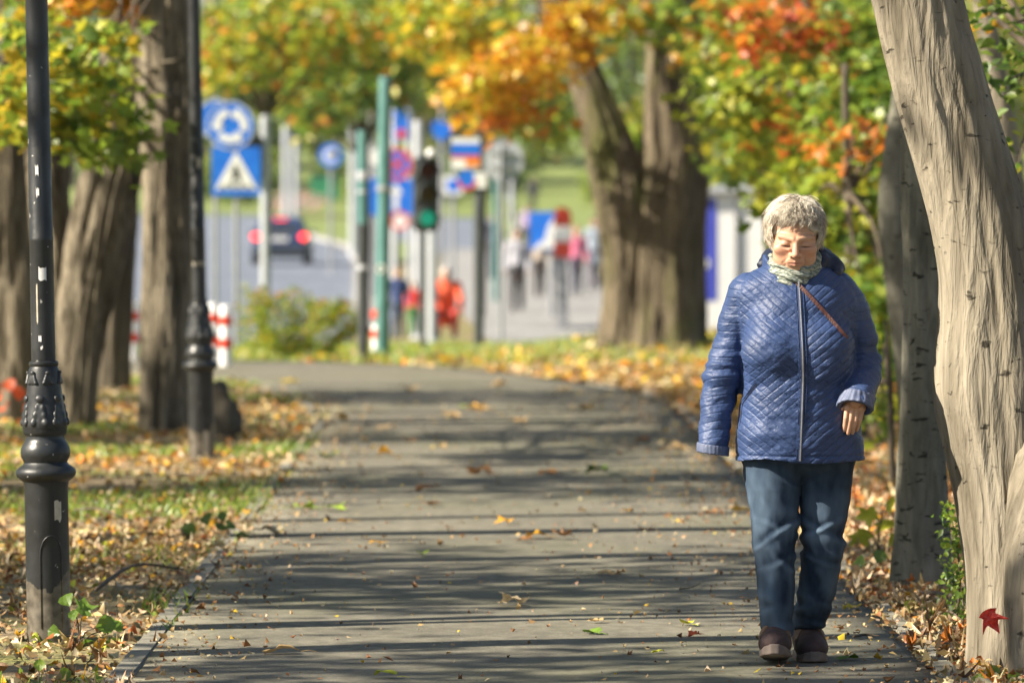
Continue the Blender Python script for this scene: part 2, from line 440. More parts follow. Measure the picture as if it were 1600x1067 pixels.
skl = pv[:, :1].copy(); skl[..., 2] -= .12; skr = pv[:, -1:].copy(); skr[..., 2] -= .12
pv = np.concatenate([skl, pv, skr], 1); n2 = pv.shape[1]
pi_ = np.arange(pv.shape[0] * n2).reshape(pv.shape[0], n2)
pq = np.stack([pi_[:-1, :-1], pi_[:-1, 1:], pi_[1:, 1:], pi_[1:, :-1]], -1).reshape(-1, 4)
mesh_obj('path', pv.reshape(-1, 3), pq, M['asphalt'], kind='structure', label='worn grey asphalt footpath in dappled tree shade')

# kerbstones, one by one
M['kerb'] = surf('concrete_kerb', (.16, .15, .115), (.25, .235, .19), 22, .9, .6, 120, dist=.004)
def kerb(name, edge, side, top, label, y0, y1):
    root = empty(name, (0, 0, 0), kind='structure', label=label)
    rng = random.Random(5 if side < 0 else 8)
    base = MB().rbox((0, 0, 0), (.085, .985, .11), .008)
    me = None
    seg = np.r_[0, np.cumsum(np.linalg.norm(np.diff(edge, axis=0), axis=1))]
    s = np.interp(y0, edge[:, 1], seg); s1 = np.interp(y1, edge[:, 1], seg)
    while s < s1:
        a = np.array([np.interp(s, seg, edge[:, k]) for k in (0, 1)]); b = np.array([np.interp(s + 1, seg, edge[:, k]) for k in (0, 1)])
        mid = (a + b) / 2; ang = math.atan2(b[1] - a[1], b[0] - a[0]) - PI / 2
        if me is None: o = base.build('kerbstone', M['kerb'], root); me = o.data
        else: o = bpy.data.objects.new('kerbstone', me); C.objects.link(o); o.parent = root
        nx_ = side * .0425
        o.location = (mid[0] + nx_ * math.cos(ang), mid[1] + nx_ * math.sin(ang), top - .055 + rng.uniform(-.004, .004))
        o.rotation_euler = (rng.uniform(-.004, .004), rng.uniform(-.03, .03), ang + rng.uniform(-.006, .006))
        s += 1.0
kerb('kerb_left', L2, -1, .003, 'row of weathered concrete kerbstones along the lamp post side of the path', 17.0, 55.5)
kerb('kerb_right', R2, 1, .006, 'row of flush concrete kerbstones beside the leaning trunk', 17.0, 52.0)

# ------------------------------------------------------------------ far streets
def strip(name, rows, m, off, **k):
    """rows: [(y, x_left, x_right)], draped on the terrain"""
    ys = np.concatenate([np.linspace(rows[i][0], rows[i + 1][0], 16, endpoint=False) for i in range(len(rows) - 1)] + [[rows[-1][0]]])
    xl = np.interp(ys, [r[0] for r in rows], [r[1] for r in rows]); xr = np.interp(ys, [r[0] for r in rows], [r[2] for r in rows])
    u = np.linspace(0, 1, 7)[None]
    X = xl[:, None] * (1 - u) + xr[:, None] * u; Y = ys[:, None] + 0 * u
    V = np.stack([X, Y, tz(X, Y) + off], -1).reshape(-1, 3)
    i = np.arange(len(V)).reshape(X.shape)
    q = np.stack([i[:-1, :-1], i[:-1, 1:], i[1:, 1:], i[1:, :-1]], -1).reshape(-1, 4)
    return mesh_obj(name, V, q, m, **k)
def xa(px, d): return (px - 800) * d / F
strip('road', [(92, -22, xa(545, 92)), (110, -22, xa(548, 110)), (140, -24, xa(552, 140)), (175, -26, xa(556, 175)), (220, -28, xa(540, 220)), (260, -30, xa(482, 260)), (300, -30, xa(440, 300)), (345, -30, xa(430, 345))], M['road'], .05,
      kind='structure', label='pale blue grey road with a dark car driving away')
strip('road_beyond', [(205, xa(640, 205), xa(745, 205)), (240, xa(600, 240), xa(760, 240)), (285, xa(520, 285), xa(770, 285)), (318, xa(640, 318), xa(760, 318))], M['road'], .05,
      kind='structure', label='grey side street rising behind the traffic signals')
strip('pavement', [(78, xa(800, 78), xa(960, 78)), (92, xa(760, 92), xa(945, 92)), (125, xa(710, 125), xa(950, 125)), (170, xa(690, 170), xa(930, 170)), (215, xa(700, 215), xa(880, 215))], M['paving'], .09,
      kind='structure', label='pale paved footway with people walking on it')
strip('pavement_beyond', [(100, xa(545, 100), xa(585, 100)), (140, xa(552, 140), xa(592, 140)), (200, xa(552, 200), xa(600, 200)), (250, xa(500, 250), xa(560, 250))], M['paving'], .12,
      kind='structure', label='narrow pale pavement strip along the road')
# kerb of the far road, in stones
M['kerb_far'] = surf('pale_kerb', (.36, .355, .34), (.42, .41, .40), 3, .8)
kr = empty('kerb_far', kind='structure', label='pale kerb edging the road beside the green verge')
me = None
for i in range(30):
    y = 120 + i * 5.0
    x = np.interp(y + 2.5, [92, 110, 140, 175, 220, 260, 300], [xa(545, 92), xa(548, 110), xa(552, 140), xa(556, 175), xa(540, 220), xa(482, 260), xa(440, 300)])
    x2 = np.interp(y + 3, [92, 110, 140, 175, 220, 260, 300], [xa(545, 92), xa(548, 110), xa(552, 140), xa(556, 175), xa(540, 220), xa(482, 260), xa(440, 300)])
    if me is None: o = MB().rbox((0, 0, 0), (.3, 4.96, .25), .03).build('kerbstone', M['kerb_far'], kr); me = o.data
    else: o = bpy.data.objects.new('kerbstone', me); C.objects.link(o); o.parent = kr
    o.location = (x + .15, y + 2.5, float(tz(x, y + 2.5)) + .07); o.rotation_euler = (0, 0, -math.atan2((x2 - x) / .5, 1))
# mown verge behind the road
M['verge'] = surf('verge_grass', (.11, .16, .03), (.19, .22, .055), 1.2, .95, .6, 8)
strip('verge', [(178, xa(562, 178), xa(640, 178)), (220, xa(548, 220), xa(650, 220)), (262, xa(492, 262), xa(590, 262)), (296, xa(455, 296), xa(560, 296))], M['verge'], .16, kind='structure', label='green grass verge in the road bend')
strip('lawn', [(62, -14, -.3), (66, -14, 4.5), (72, -14, 4.5), (82, -12, 1.2), (92, -3, -.6)], M['verge'], .02, kind='structure', label='thin grass strip behind the path bend')
strip('bank', [(235, xa(790, 235), 40), (300, xa(770, 300), 60), (330, -80, 80), (420, -110, 110), (520, -140, 140)], M['verge'], .1, kind='structure', label='grassy bank rising behind the street')
# ------------------------------------------------------------------ trees
def bark_mat(name, c1, c2, c3, scale=6, stretch=(1, 1, .22), bump=.8, dist=.02, moss=None, marks=None):
    m, t, b = new_mat(name); N = t.nodes; L = t.links
    tc = N.new('ShaderNodeTexCoord')
    def noise(s, st, d=6):
        mp = N.new('ShaderNodeMapping'); mp.inputs['Scale'].default_value = st; L.new(tc.outputs['Object'], mp.inputs['Vector'])
        n = N.new('ShaderNodeTexNoise'); n.inputs['Scale'].default_value = s; n.inputs['Detail'].default_value = d; n.inputs['Distortion'].default_value = .4
        L.new(mp.outputs[0], n.inputs['Vector']); return n.outputs['Fac']
    def ramp(n, a, ca, bb, cb):
        r = N.new('ShaderNodeValToRGB'); e = r.color_ramp.elements; e[0].position = a; e[1].position = bb; e[0].color = rgb(ca); e[1].color = rgb(cb)
        L.new(n, r.inputs['Fac']); return r.outputs[0]
    def mix(f, a, c):
        x = N.new('ShaderNodeMix'); x.data_type = 'RGBA'; L.new(f, x.inputs[0]); L.new(a, x.inputs[6]); L.new(c, x.inputs[7]); return x.outputs[2]
    fine = noise(scale * 5, stretch)
    c = mix(ramp(noise(scale, stretch), .38, (0, 0, 0), .62, (1, 1, 1)), ramp(fine, .3, c1, .7, c2), ramp(fine, .3, c2, .7, c3))
    if marks:   # dark lenticels and scars across the smooth bark
        c = mix(ramp(noise(marks[0], (1, 1, 2.4), 4), marks[1], (0, 0, 0), marks[1] + .07, (1, 1, 1)), c, ramp(fine, .3, tint(c1, .25), .7, tint(c1, .45)))
    if moss:
        c = mix(ramp(noise(2.2, (1.2, 1.2, .5)), .5, (0, 0, 0), .68, (moss, moss, moss)), c, ramp(fine, .3, (.07, .085, .02), .7, (.15, .16, .04)))
    L.new(c, b.inputs['Base Color']); b.inputs['Roughness'].default_value = .9; b.inputs['Specular IOR Level'].default_value = .2
    bp = N.new('ShaderNodeBump'); bp.inputs['Strength'].default_value = bump; bp.inputs['Distance'].default_value = dist
    L.new(fine, bp.inputs['Height']); L.new(bp.outputs[0], b.inputs['Normal'])
    return m
M['bark'] = bark_mat('maple_bark', (.045, .036, .024), (.165, .138, .096), (.34, .295, .22), 10, (1, 1, .15), 1.0, .05)
M['bark_moss'] = bark_mat('mossy_bark', (.034, .027, .017), (.125, .10, .066), (.27, .22, .155), 8, (1, 1, .15), 1.0, .06, moss=.75)
M['bark_far'] = bark_mat('dull_bark', (.05, .04, .03), (.09, .075, .055), (.13, .11, .08))
M['bark_pale'] = bark_mat('pale_hornbeam_bark', (.115, .098, .070), (.21, .182, .135), (.325, .287, .222), 5.5, (1, 1, .14), 1.0, .03, marks=(16, .64))
M['bark_grey'] = bark_mat('grey_hornbeam_bark', (.085, .080, .060), (.155, .148, .114), (.235, .225, .18), 6, (1, 1, .3), .7, .012, marks=(15, .60))
M['twig'] = surf('twig', (.06, .045, .03), (.10, .075, .05), 30, .9)

def bark_disp(amp, k=3.0, zs=1.2, seed=0, lobes=0.0):
    def fn(a, P, R):
        s = np.r_[0, np.cumsum(np.linalg.norm(np.diff(P, axis=0), axis=1))][:, None] + 0 * a
        rel = R[:, None] / max(R.max(), 1e-6)
        q = np.stack([np.cos(a) * k, np.sin(a) * k, s * zs], -1)
        r = amp * (fbm(q, 3, seed) * .7 + .5 * fbm(np.stack([np.cos(a) * k * 2.6, np.sin(a) * k * 2.6, s * zs * .6], -1), 2, seed + 5))
        r = r - amp * .55 * np.clip(1 - np.abs(fbm(np.stack([np.cos(a) * 9, np.sin(a) * 9, s * 1.1], -1), 2, seed + 9)) * 3.2, 0, 1)
        if lobes: r = r + lobes * (np.abs(np.sin(a * 2.5 + .7 * np.sin(s * 1.1) + seed)) - .5) * (0.6 + .4 * np.sin(s * 2 + seed))
        return r * rel
    return fn
def stem_mesh(pts, rad, n=28, m=60, disp=None):
    P, R = smooth_path(pts, rad, m); return tube_np(P, R, n, disp)
def pxs(lst, d):
    """[(px, py, width_px[, extra depth])] -> points, radii"""
    pts = []; rad = []
    for q in lst:
        dd = d + (q[3] if len(q) > 3 else 0); pts.append(at(q[0], q[1], dd)); rad.append(q[2] * .5 * dd / F)
    return np.array(pts), np.array(rad)
def blob(rng, c, r, n, nclump=None, cr=.35, hollow=.25):
    """leaf positions in an ellipsoid, gathered in clumps"""
    nc = nclump or max(4, n // 40)
    q = rng.normal(size=(nc, 3)); q /= np.linalg.norm(q, axis=1)[:, None]; q *= (rng.uniform(hollow, 1, nc) ** (1 / 2.2))[:, None]
    cen = np.asarray(c) + q * np.asarray(r)
    i = rng.integers(0, nc, n)
    off = rng.normal(size=(n, 3)) * cr * np.array([1, 1, .55])
    return cen[i] + off, i, cen
def foliage(name, parent, base, rng, pos, size, col, tpl=MAPLE, flat=.35, curl=.25, mat=None, **k):
    v, f, c = leaf_arrays(rng, pos - np.asarray(base), size, col, tpl, flat, curl)
    return mesh_obj(name, v, f, mat or LEAF, parent, False, c, kind='stuff', **k)
def branches(root, base, rng, start, targets, r0, m, bend=.25, n=6):
    for tg in targets:
        a = np.asarray(start, float) - base; b = np.asarray(tg, float) - base; L_ = np.linalg.norm(b - a)
        mid = (a + b) / 2 + rng.normal(size=3) * L_ * .08 + np.array([0, 0, L_ * bend * .4])
        P, R = smooth_path([a, mid, b], [r0, r0 * .6, r0 * .15], 10)
        v, f = tube_np(P, R, n); mesh_obj('branch', v, f, m, root)

def tree(name, label, d, stems, bark, amp=.03, group=None, n=72, m=130, lobes=0.0, seed=1, zs=1.2, flare=None):
    p, r = pxs(stems[0], d); base = np.array([p[0][0], p[0][1], float(tz(p[0][0], p[0][1])) - .02])
    root = empty(name, base, label=label, cat='tree', group=group)
    for i, s in enumerate(stems):
        p, r = pxs(s, d); p[0][2] = min(p[0][2], base[2]) - .1
        v, f = stem_mesh(p - base, r, n, m, bark_disp(amp, 3.0, zs, seed + i * 3, lobes))
        mesh_obj('trunk' if i == 0 else 'stem', v, f, bark, root)
    return root, base

def push(o, c, dr, amp, w):
    """swell a burl out of a trunk"""
    n = len(o.data.vertices); v = np.zeros(n * 3, np.float32); o.data.vertices.foreach_get('co', v); v = v.reshape(-1, 3)
    dr = np.array(dr, float); dr /= np.linalg.norm(dr); v += amp * np.exp(-(np.linalg.norm(v - c, axis=1) / w) ** 2)[:, None] * dr * (1 + .3 * vnoise(v * 30, 3))[:, None]
    o.data.vertices.foreach_set('co', v.ravel()); o.data.update()
RG = np.random.default_rng(11)
def shade_crown(root, base, c, r, n, size, spec, seed, cr=.55, gap=None, tpl=DIAM, nclump=None, r0=.09, nb=7, fork=None):
    rng = np.random.default_rng(seed)
    pos, i, cen = blob(rng, c, r, n, nclump, cr, .2)
    if gap is not None:
        keep = np.ones(len(pos), bool)
        for (o, rad) in gap:    # a ray from a sunlit spot to the sun stays open
            w = pos - np.asarray(o); t = w @ np.array(TO_SUN); dist = np.linalg.norm(w - t[:, None] * np.array(TO_SUN), axis=1); keep &= dist > rad * rng.uniform(.7, 1.3, len(pos))
        pos = pos[keep]
    col = palette(rng, len(pos), spec)
    foliage('crown', root, base, rng, pos, rng.uniform(.75, 1.25, len(pos)) * size, col, tpl, .35)
    st = fork if fork is not None else np.array([base[0], base[1], base[2] + 3.2])
    tg = cen[rng.choice(len(cen), min(nb, len(cen)), replace=False)]
    if gap is not None:
        ts = np.array(TO_SUN); ok = []
        for q in tg:
            L_ = np.asarray(st)[None] + np.linspace(0, 1, 14)[:, None] * (q - np.asarray(st))[None]; L_[:, 2] += np.sin(np.linspace(0, PI, 14)) * np.linalg.norm(q - st) * .08
            w = [np.linalg.norm((L_ - np.asarray(o)) - ((L_ - np.asarray(o)) @ ts)[:, None] * ts, axis=1).min() for o, _ in gap]
            ok.append(min(w) > .75)
        tg = tg[np.array(ok)]
    branches(root, base, rng, st, tg, r0, M['bark_far'])

GAPS = [((-3.95, 43.9, 1.5), .55), ((-3.3, 44.2, 1.3), .45), ((-2.55, 41.4, 2.3), .5), ((-2.9, 36.3, 2.3), 1.0), ((0.0, 60.5, 3.3), 1.6), ((2.2, 46.5, 2.6), 1.3), ((2.6, 40.5, 1.8), .9), ((-2.4, 41.5, 1.2), .6), ((.93, 19.9, 1.15), .55), ((1.0, 19.9, 1.5), .4), ((.95, 19.9, .75), .35), ((1.62, 20, 1.3), .35), ((1.7, 64, 1.6), .6)]
MIXED = [('green', 3), ('lgreen', 3), ('ygreen', 3), ('yellow', 2), ('gold', 1)]
# --- row of trees on the lamp side, in view
t1, b1 = tree('maple_tree', 'thick pale-lit trunk cut by the picture edge behind the near lamp post', 44.2, [[(12, 652, 116), (14, 600, 100), (14, 450, 92), (10, 250, 88), (4, 0, 84), (-10, -350, 76), (0, -800, 50)]], M['bark'], .035, 'park trees on the lamp side', seed=2)
t2, b2 = tree('maple_tree', 'forked dark trunk leaning towards the path between the lamp posts', 42.4, [[(116, 652, 64), (122, 590, 64), (130, 500, 78), (146, 400, 92), (164, 310, 92), (182, 230, 84), (194, 120, 76), (204, 0, 66), (220, -250, 54), (230, -600, 36)],
     [(104, 655, 60, .2), (92, 520, 56, .3), (84, 380, 58, .4), (72, 230, 58, .5), (58, 60, 54, .6), (40, -300, 40, .6)]], M['bark'], .045, 'park trees on the lamp side', seed=5)
t3, b3 = tree('maple_tree', 'slim dark trunk set back behind the forked one', 51.7, [[(173, 605, 66), (176, 560, 58), (181, 450, 54), (189, 300, 50), (197, 150, 48), (203, 0, 46), (210, -400, 36)]], M['bark_far'], .03, 'park trees on the lamp side', seed=9)
t4, b4 = tree('maple_tree', 'upright knobbly trunk just behind the second lamp post', 41.7, [[(257, 674, 92), (258, 640, 84), (262, 560, 80), (263, 430, 78), (264, 300, 78), (262, 190, 84), (258, 90, 82), (254, 0, 80), (250, -300, 70), (246, -700, 48)]], M['bark'], .035, 'park trees on the lamp side', seed=12)
for (px, py, r, dy) in [(280, 178, .085, -.14), (244, 205, .06, -.15), (262, 150, .055, -.17)]:     # burls
    c = at(px, py, 41.7) - b4; c[1] += dy; push(t4.children[0], c, (c[0] * 2, -1, 0), r * .9, r * 1.3)
for pts in ([(240, 110), (222, 100), (205, 84)], [(250, 98), (272, 96), (286, 84)], [(228, 12), (212, 18), (200, 30)]):
    P, R = smooth_path([at(a, b, 41.5) - b4 for a, b in pts], [.02, .013, .006], 8); v, f = tube_np(P, R, 6); mesh_obj('twig', v, f, M['bark'], t4)
# stump behind lamp
c = at(336, 640, 40.4); sb = np.array([c[0], c[1], float(tz(c[0], c[1]))])
st = empty('tree_stump', sb, label='low dark mossy stump behind the second lamp post', cat='stump')
v, q = nets(lambda P: smin(rc(P, (-.02, 0, -.1), (.02, 0, .32), .20, .10, (1, 1, 1)), ell(P, (.06, 0, .12), (.13, .12, .2)), .06) + .025 * fbm(P * 9, 3, 2), (-.4, -.35, -.15), (.4, .35, .6), .02)
mesh_obj('trunk', v, q, M['bark_far'], st)
# low foliage hanging from the first tree
rng = np.random.default_rng(21)
for nm, (px, py, rx, ry, dd, th, n, spec) in {
    'a': (95, 95, 125, 105, 36.5, 1.3, 620, [('lgreen', 4), ('ygreen', 4), ('green', 3), ('yellow', 1.2)]),
    'b': (120, 185, 95, 60, 36.0, 1.0, 330, [('green', 3), ('lgreen', 5), ('ygreen', 3), ('yellow', 1)]),
    'c': (18, 150, 70, 70, 35.6, 1.0, 230, [('ygreen', 4), ('yellow', 3), ('lgreen', 3)]),
    'd': (100, 18, 110, 35, 38, 1.2, 240, [('gold', 4), ('orange', 3), ('yellow', 2)]),
    'e': (185, 215, 35, 35, 36, .5, 110, [('lgreen', 5), ('green', 4)])}.items():
    cc = at(px, py, dd); s = dd / F
    pos, i, cen = blob(rng, cc, (rx * s, th, ry * s), n, max(5, n // 26), .10, .1)
    foliage('foliage', t1, b1, rng, pos, rng.uniform(.08, .135, n), palette(rng, n, spec), MAPLE, .3, .35)
    branches(t1, b1, rng, at(-10, -150, 43.5), cen[:3], .03, M['twig'])
for (rt, bs, cc, seed, n) in [(t1, b1, (-4.6, 43, 7.2), 31, 2600), (t2, b2, (-3.0, 46, 7.6), 32, 2600), (t3, b3, (-4.2, 54, 7.8), 33, 2400), (t4, b4, (-3.2, 40.5, 7.4), 34, 2600)]:
    shade_crown(rt, bs, cc, (3.2, 3.4, 2.6), n, .17, MIXED, seed, gap=GAPS, fork=np.array([bs[0], bs[1], 4.2]))
# --- neighbouring trees whose crowns shade the path (trunks stand left of the frame)
def off_tree(x, y, k, crown_c, crown_r, n, size, ncl, lean=0.0, r=.24, cr=.46):
    base = np.array([x, y, -.05]); rt = empty('maple_tree', base, label='unseen maple outside the picture shading the path', cat='tree', group='maples shading the path from outside the picture')
    P, R = smooth_path([(0, 0, -.1), (.05 + lean * .2, 0, 1.5), (-.05 + lean * .5, .1, 3.5), (.1 + lean, 0, 6), (lean, 0, 8.5)], [r * 1.15, r * .95, r * .85, r * .6, .05], 24); v, f = tube_np(P, R, 14, bark_disp(.03, 3, 1, k)); mesh_obj('trunk', v, f, M['bark_far'], rt)
    shade_crown(rt, base, crown_c, crown_r, n, size, MIXED, 50 + k, cr=cr, nclump=ncl, gap=GAPS, fork=base + np.array([lean * .8, 0, 3.6 if k < 20 else 5.8]), nb=9 if k < 20 else 5, r0=.08 if k < 20 else .05)
# crowns whose shade lies across the path in broad bands
for k, (y, ry, n) in enumerate([(16.0, 1.5, 2300), (21.6, 2.3, 4300), (30.4, 1.5, 3000), (37.6, 1.9, 3600), (46.0, 2.2, 3600)]):
    off_tree(-9.3, y, k, (-9.2, y, 7.3), (4.6, ry, 2.5), n, .19, 80)
# nearer unseen trunks, added so their long shadows stripe the path
for k, (x, y, r) in enumerate([(-4.3, 19.45, .15), (-3.9, 20.9, .07), (-4.8, 22.0, .15), (-4.2, 24.6, .14), (-5.0, 26.6, .22), (-4.4, 28.2, .12), (-5.2, 32.2, .24), (-4.6, 34.0, .15)]):
    off_tree(x, y, 20 + k, (x, y, 8.2), (2.6, 2.2, 1.6), 700, .17, 26, .15 * (-1) ** k, r)

# --- the big twin-stemmed tree in the middle
ct, cb = tree('maple_tree', 'massive mossy forked trunk standing where the path bends', 64.0, [
    [(1038, 556, 150), (1036, 535, 118), (1036, 480, 104), (1037, 400, 100), (1042, 300, 96), (1048, 200, 88), (1048, 100, 80), (1045, 0, 72), (1040, -300, 62), (1030, -800, 34)],
    [(972, 554, 118), (976, 530, 88), (980, 470, 80), (984, 400, 84), (978, 330, 92), (966, 270, 86), (950, 215, 72), (928, 155, 62), (908, 105, 52), (885, 55, 50), (862, 0, 50), (820, -200, 42), (760, -500, 24)],
    [(1072, 555, 74, .5), (1072, 500, 60, .5), (1072, 400, 60, .5), (1080, 300, 56, .5), (1092, 200, 46, .5), (1096, 100, 42, .5), (1092, 0, 36, .5), (1110, -300, 26, .5)]],
    M['bark_moss'], .06, seed=20, n=72, m=110, lobes=.05, zs=.8)
rng = np.random.default_rng(77)
AUT = [('gold', 4), ('orange', 3), ('yellow', 4), ('ygreen', 2)]
for (px, py, rx, ry, dd, th, n, spec) in [
    (905, 45, 60, 34, 60.5, 1.2, 260, [('gold', 4), ('yellow', 5), ('orange', 1.5)]),
    (825, 90, 70, 36, 60, 1.5, 380, [('gold', 5), ('yellow', 5), ('orange', 1.2)]),
    (800, 170, 50, 42, 62, 1.5, 330, [('orange', 3), ('rust', 1.5), ('gold', 4), ('ygreen', 2)]),
    (760, 120, 70, 45, 61, 1.6, 420, [('gold', 4), ('orange', 1), ('yellow', 4), ('ygreen', 3)]),
    (720, 40, 110, 45, 62, 1.8, 560, [('ygreen', 4), ('yellow', 3), ('lgreen', 3), ('gold', 1)]),
    (965, 30, 40, 34, 61, 1, 130, [('gold', 3), ('lgreen', 3), ('yellow', 2)]),
    (1060, 40, 45, 40, 62, .8, 150, [('green', 4), ('lgreen', 3), ('gold', 1)]),
    (990, 190, 25, 60, 66.5, .8, 130, [('lgreen', 4), ('green', 2), ('ygreen', 2)]),
    (862, 205, 16, 22, 63, .6, 40, [('orange', 3), ('lgreen', 3)])]:
    cc = at(px, py, dd); s = dd / F
    pos, i, cen = blob(rng, cc, (rx * s, th, ry * s), n, max(5, n // 24), .16, .1)
    foliage('foliage', ct, cb, rng, pos, rng.uniform(.11, .18, n), palette(rng, n, spec), MAPLE, .3, .35)
    branches(ct, cb, rng, at(900, -60, 63.5), cen[:2], .035, M['twig'])
shade_crown(ct, cb, (1.5, 64, 8.2), (4.2, 4.0, 2.8), 3400, .18, AUT, 41, fork=cb + np.array([0, 0, 4.6]), cr=.6)

# --- street trees with low crowns over the road end
def street_tree(label, px, d, crown, n, spec, seed, size=.16, trunk_w=.12, group='street trees behind the path bend', th=1.6, cr=.28, low=None):
    rng = np.random.default_rng(seed); x = xa(px, d); base = np.array([x, d, float(tz(x, d)) - .02])
    rt = empty('street_tree', base, label=label, cat='tree', group=group)
    top = at(px, crown[0][1], d)[2] - base[2]
    P, R = smooth_path([(0, 0, -.1), (.04, 0, top * .5), (0, 0, top), (.05, 0, top + 2)], [trunk_w, trunk_w * .8, trunk_w * .65, .03], 20)
    v, f = tube_np(P, R, 10, bark_disp(.015, 3, 1.5, seed)); mesh_obj('trunk', v, f, M['bark_far'], rt)
    for (cx, cy, rx, ry) in crown:
        k = int(n * rx * ry / sum(q[2] * q[3] for q in crown)); s = d / F; cc = at(cx, cy, d)
        pos, i, cen = blob(rng, cc, (rx * s, th, ry * s), k, max(6, k // 34), cr, .15)
        foliage('crown', rt, base, rng, pos, rng.uniform(.7, 1.3, k) * size, palette(rng, k, spec), DIAM, .3)
        branches(rt, base, rng, base + np.array([0, 0, top * .75]), cen[:4], .04, M['bark_far'])
    return rt
street_tree('yellow green street tree hanging over the pedestrian crossing sign', 414, 84, [(430, 60, 120, 80), (360, 100, 50, 60), (520, 30, 120, 60)], 2300, [('ygreen', 5), ('lgreen', 5), ('gold', 2), ('orange', .8), ('green', 1)], 3, .17, .06)
street_tree('dense dark green street tree above the slim lamp pole', 567, 100, [(520, 150, 90, 62), (570, 70, 110, 70), (610, 130, 50, 50), (480, 120, 60, 50)], 3600, [('green', 4), ('dgreen', 1), ('lgreen', 5), ('ygreen', 1), ('orange', .5), ('gold', .5)], 4, .2)
street_tree('pale green street tree between the signal mast and the white sign', 749, 112, [(680, 110, 70, 60), (760, 60, 110, 60), (690, 60, 90, 50), (850, 190, 60, 60)], 3600, [('lgreen', 4), ('ygreen', 3), ('green', 3), ('gold', .7)], 6, .2)
rng = np.random.default_rng(8)
# --- maples and shrubs on the right, behind the woman
def right_tree(label, px, d, stem, blobs, seed, group=None, size=(.09, .15), name='maple_tree', cat='tree', tpl=MAPLE):
    rng = np.random.default_rng(seed); p, r = pxs(stem, d); base = np.array([p[0][0], p[0][1], float(tz(p[0][0], d)) - .02]); p[0][2] = base[2] - .08
    rt = empty(name, base, label=label, cat=cat, group=group)
    v, f = stem_mesh(p - base, r, 10, 30, bark_disp(.01, 3, 1.5, seed)); mesh_obj('trunk' if cat == 'tree' else 'stem', v, f, M['bark_far'], rt)
    for (cx, cy, rx, ry, dd, th, n, spec) in blobs:
        s = dd / F; cc = at(cx, cy, dd)
        pos, i, cen = blob(rng, cc, (rx * s, th, ry * s), n, max(6, n // 22), .16, .1)
        pos[:, 2] = np.maximum(pos[:, 2], .03)
        foliage('crown', rt, base, rng, pos, rng.uniform(size[0], size[1], n), palette(rng, n, spec), tpl, .3, .35)
        branches(rt, base, rng, p[len(p) // 2], cen[:3], .022, M['twig'])
    return rt, base
GY_ = [('lgreen', 5), ('ygreen', 6), ('green', 1.5)]
right_tree('young maple with orange red and green leaves behind the walking woman', 1255, 47, [(1262, 640, 26), (1250, 420, 22), (1240, 200, 18), (1230, 0, 14), (1225, -200, 8)], [
    (1210, 55, 72, 46, 46.5, 1.0, 300, [('orange', 6), ('red', 1.5), ('lgreen', 2)]),
    (1285, 150, 60, 60, 46, 1.0, 360, [('orange', 1.5), ('lgreen', 5), ('ygreen', 3)]),
    (1270, 215, 55, 28, 46, .7, 150, [('orange', 5), ('red', 1), ('lgreen', 2)]),
    (1170, 180, 70, 80, 47.5, 1.2, 560, GY_),
    (1330, 60, 70, 70, 47, 1.2, 480, [('green', 2), ('lgreen', 5), ('ygreen', 3)]),
    (1150, 40, 60, 60, 49, 1.2, 300, [('gold', 2), ('ygreen', 3), ('lgreen', 2)])], 61)
right_tree('green and yellow bushy maple filling the verge beside the grey trunk', 1330, 40, [(1345, 680, 26), (1335, 480, 22), (1325, 300, 16), (1320, 100, 10)], [
    (1290, 300, 95, 70, 41, 1.0, 620, [('lgreen', 5), ('ygreen', 6), ('green', 1)]),
    (1340, 225, 40, 26, 40, .6, 110, [('orange', 5), ('lgreen', 3)]),
    (1350, 380, 60, 80, 40.5, .9, 560, [('ygreen', 4), ('lgreen', 4), ('yellow', 1), ('green', 2)]),
    (1390, 500, 45, 90, 39, .8, 460, [('lgreen', 4), ('green', 4), ('ygreen', 2)]),
    (1370, 150, 50, 70, 41, .8, 320, [('green', 4), ('lgreen', 4), ('ygreen', 1)])], 62)
right_tree('yellow green thicket low beside the massive forked trunk', 1200, 58, [(1215, 600, 22), (1205, 450, 18), (1195, 300, 12), (1190, 150, 8)], [
    (1160, 240, 50, 60, 57, 1.0, 330, GY_), (1165, 120, 55, 70, 57, 1, 330, GY_), (1240, 260, 60, 50, 57, 1, 300, [('lgreen', 4), ('ygreen', 4)]), (1110, 60, 40, 60, 58, .8, 160, GY_)], 63)
right_tree('low leafy shrub in dry leaves behind the grey trunk', 1385, 33, [(1395, 715, 12), (1390, 600, 9), (1385, 500, 5)], [(1385, 600, 30, 70, 33.5, .5, 240, [('lgreen', 3), ('green', 3), ('ygreen', 3)])], 64, name='shrub', cat='shrub', size=(.06, .10))
right_tree('green leafy tree at the picture edge behind the leaning trunk', 1640, 27, [(1660, 800, 40), (1650, 400, 34), (1640, 100, 26), (1630, -200, 14)], [
    (1592, 90, 28, 100, 26, .35, 170, [('green', 5), ('lgreen', 3), ('dgreen', 2)]), (1590, 230, 26, 50, 26.4, .3, 80, [('green', 4), ('ygreen', 3)]), (1560, 40, 22, 60, 28, .3, 60, [('lgreen', 3), ('ygreen', 3), ('gold', 1)])], 65, size=(.05, .09), tpl=OVAL)
tree('birch_tree', 'slim pale trunk glimpsed past the leaning trunk at the top', 40, [[(1610, 690, 44), (1600, 500, 42), (1585, 300, 38), (1562, 150, 36), (1542, 40, 34), (1530, -60, 32), (1500, -400, 22)]], M['bark_pale'], .01, seed=44, n=16, m=30)
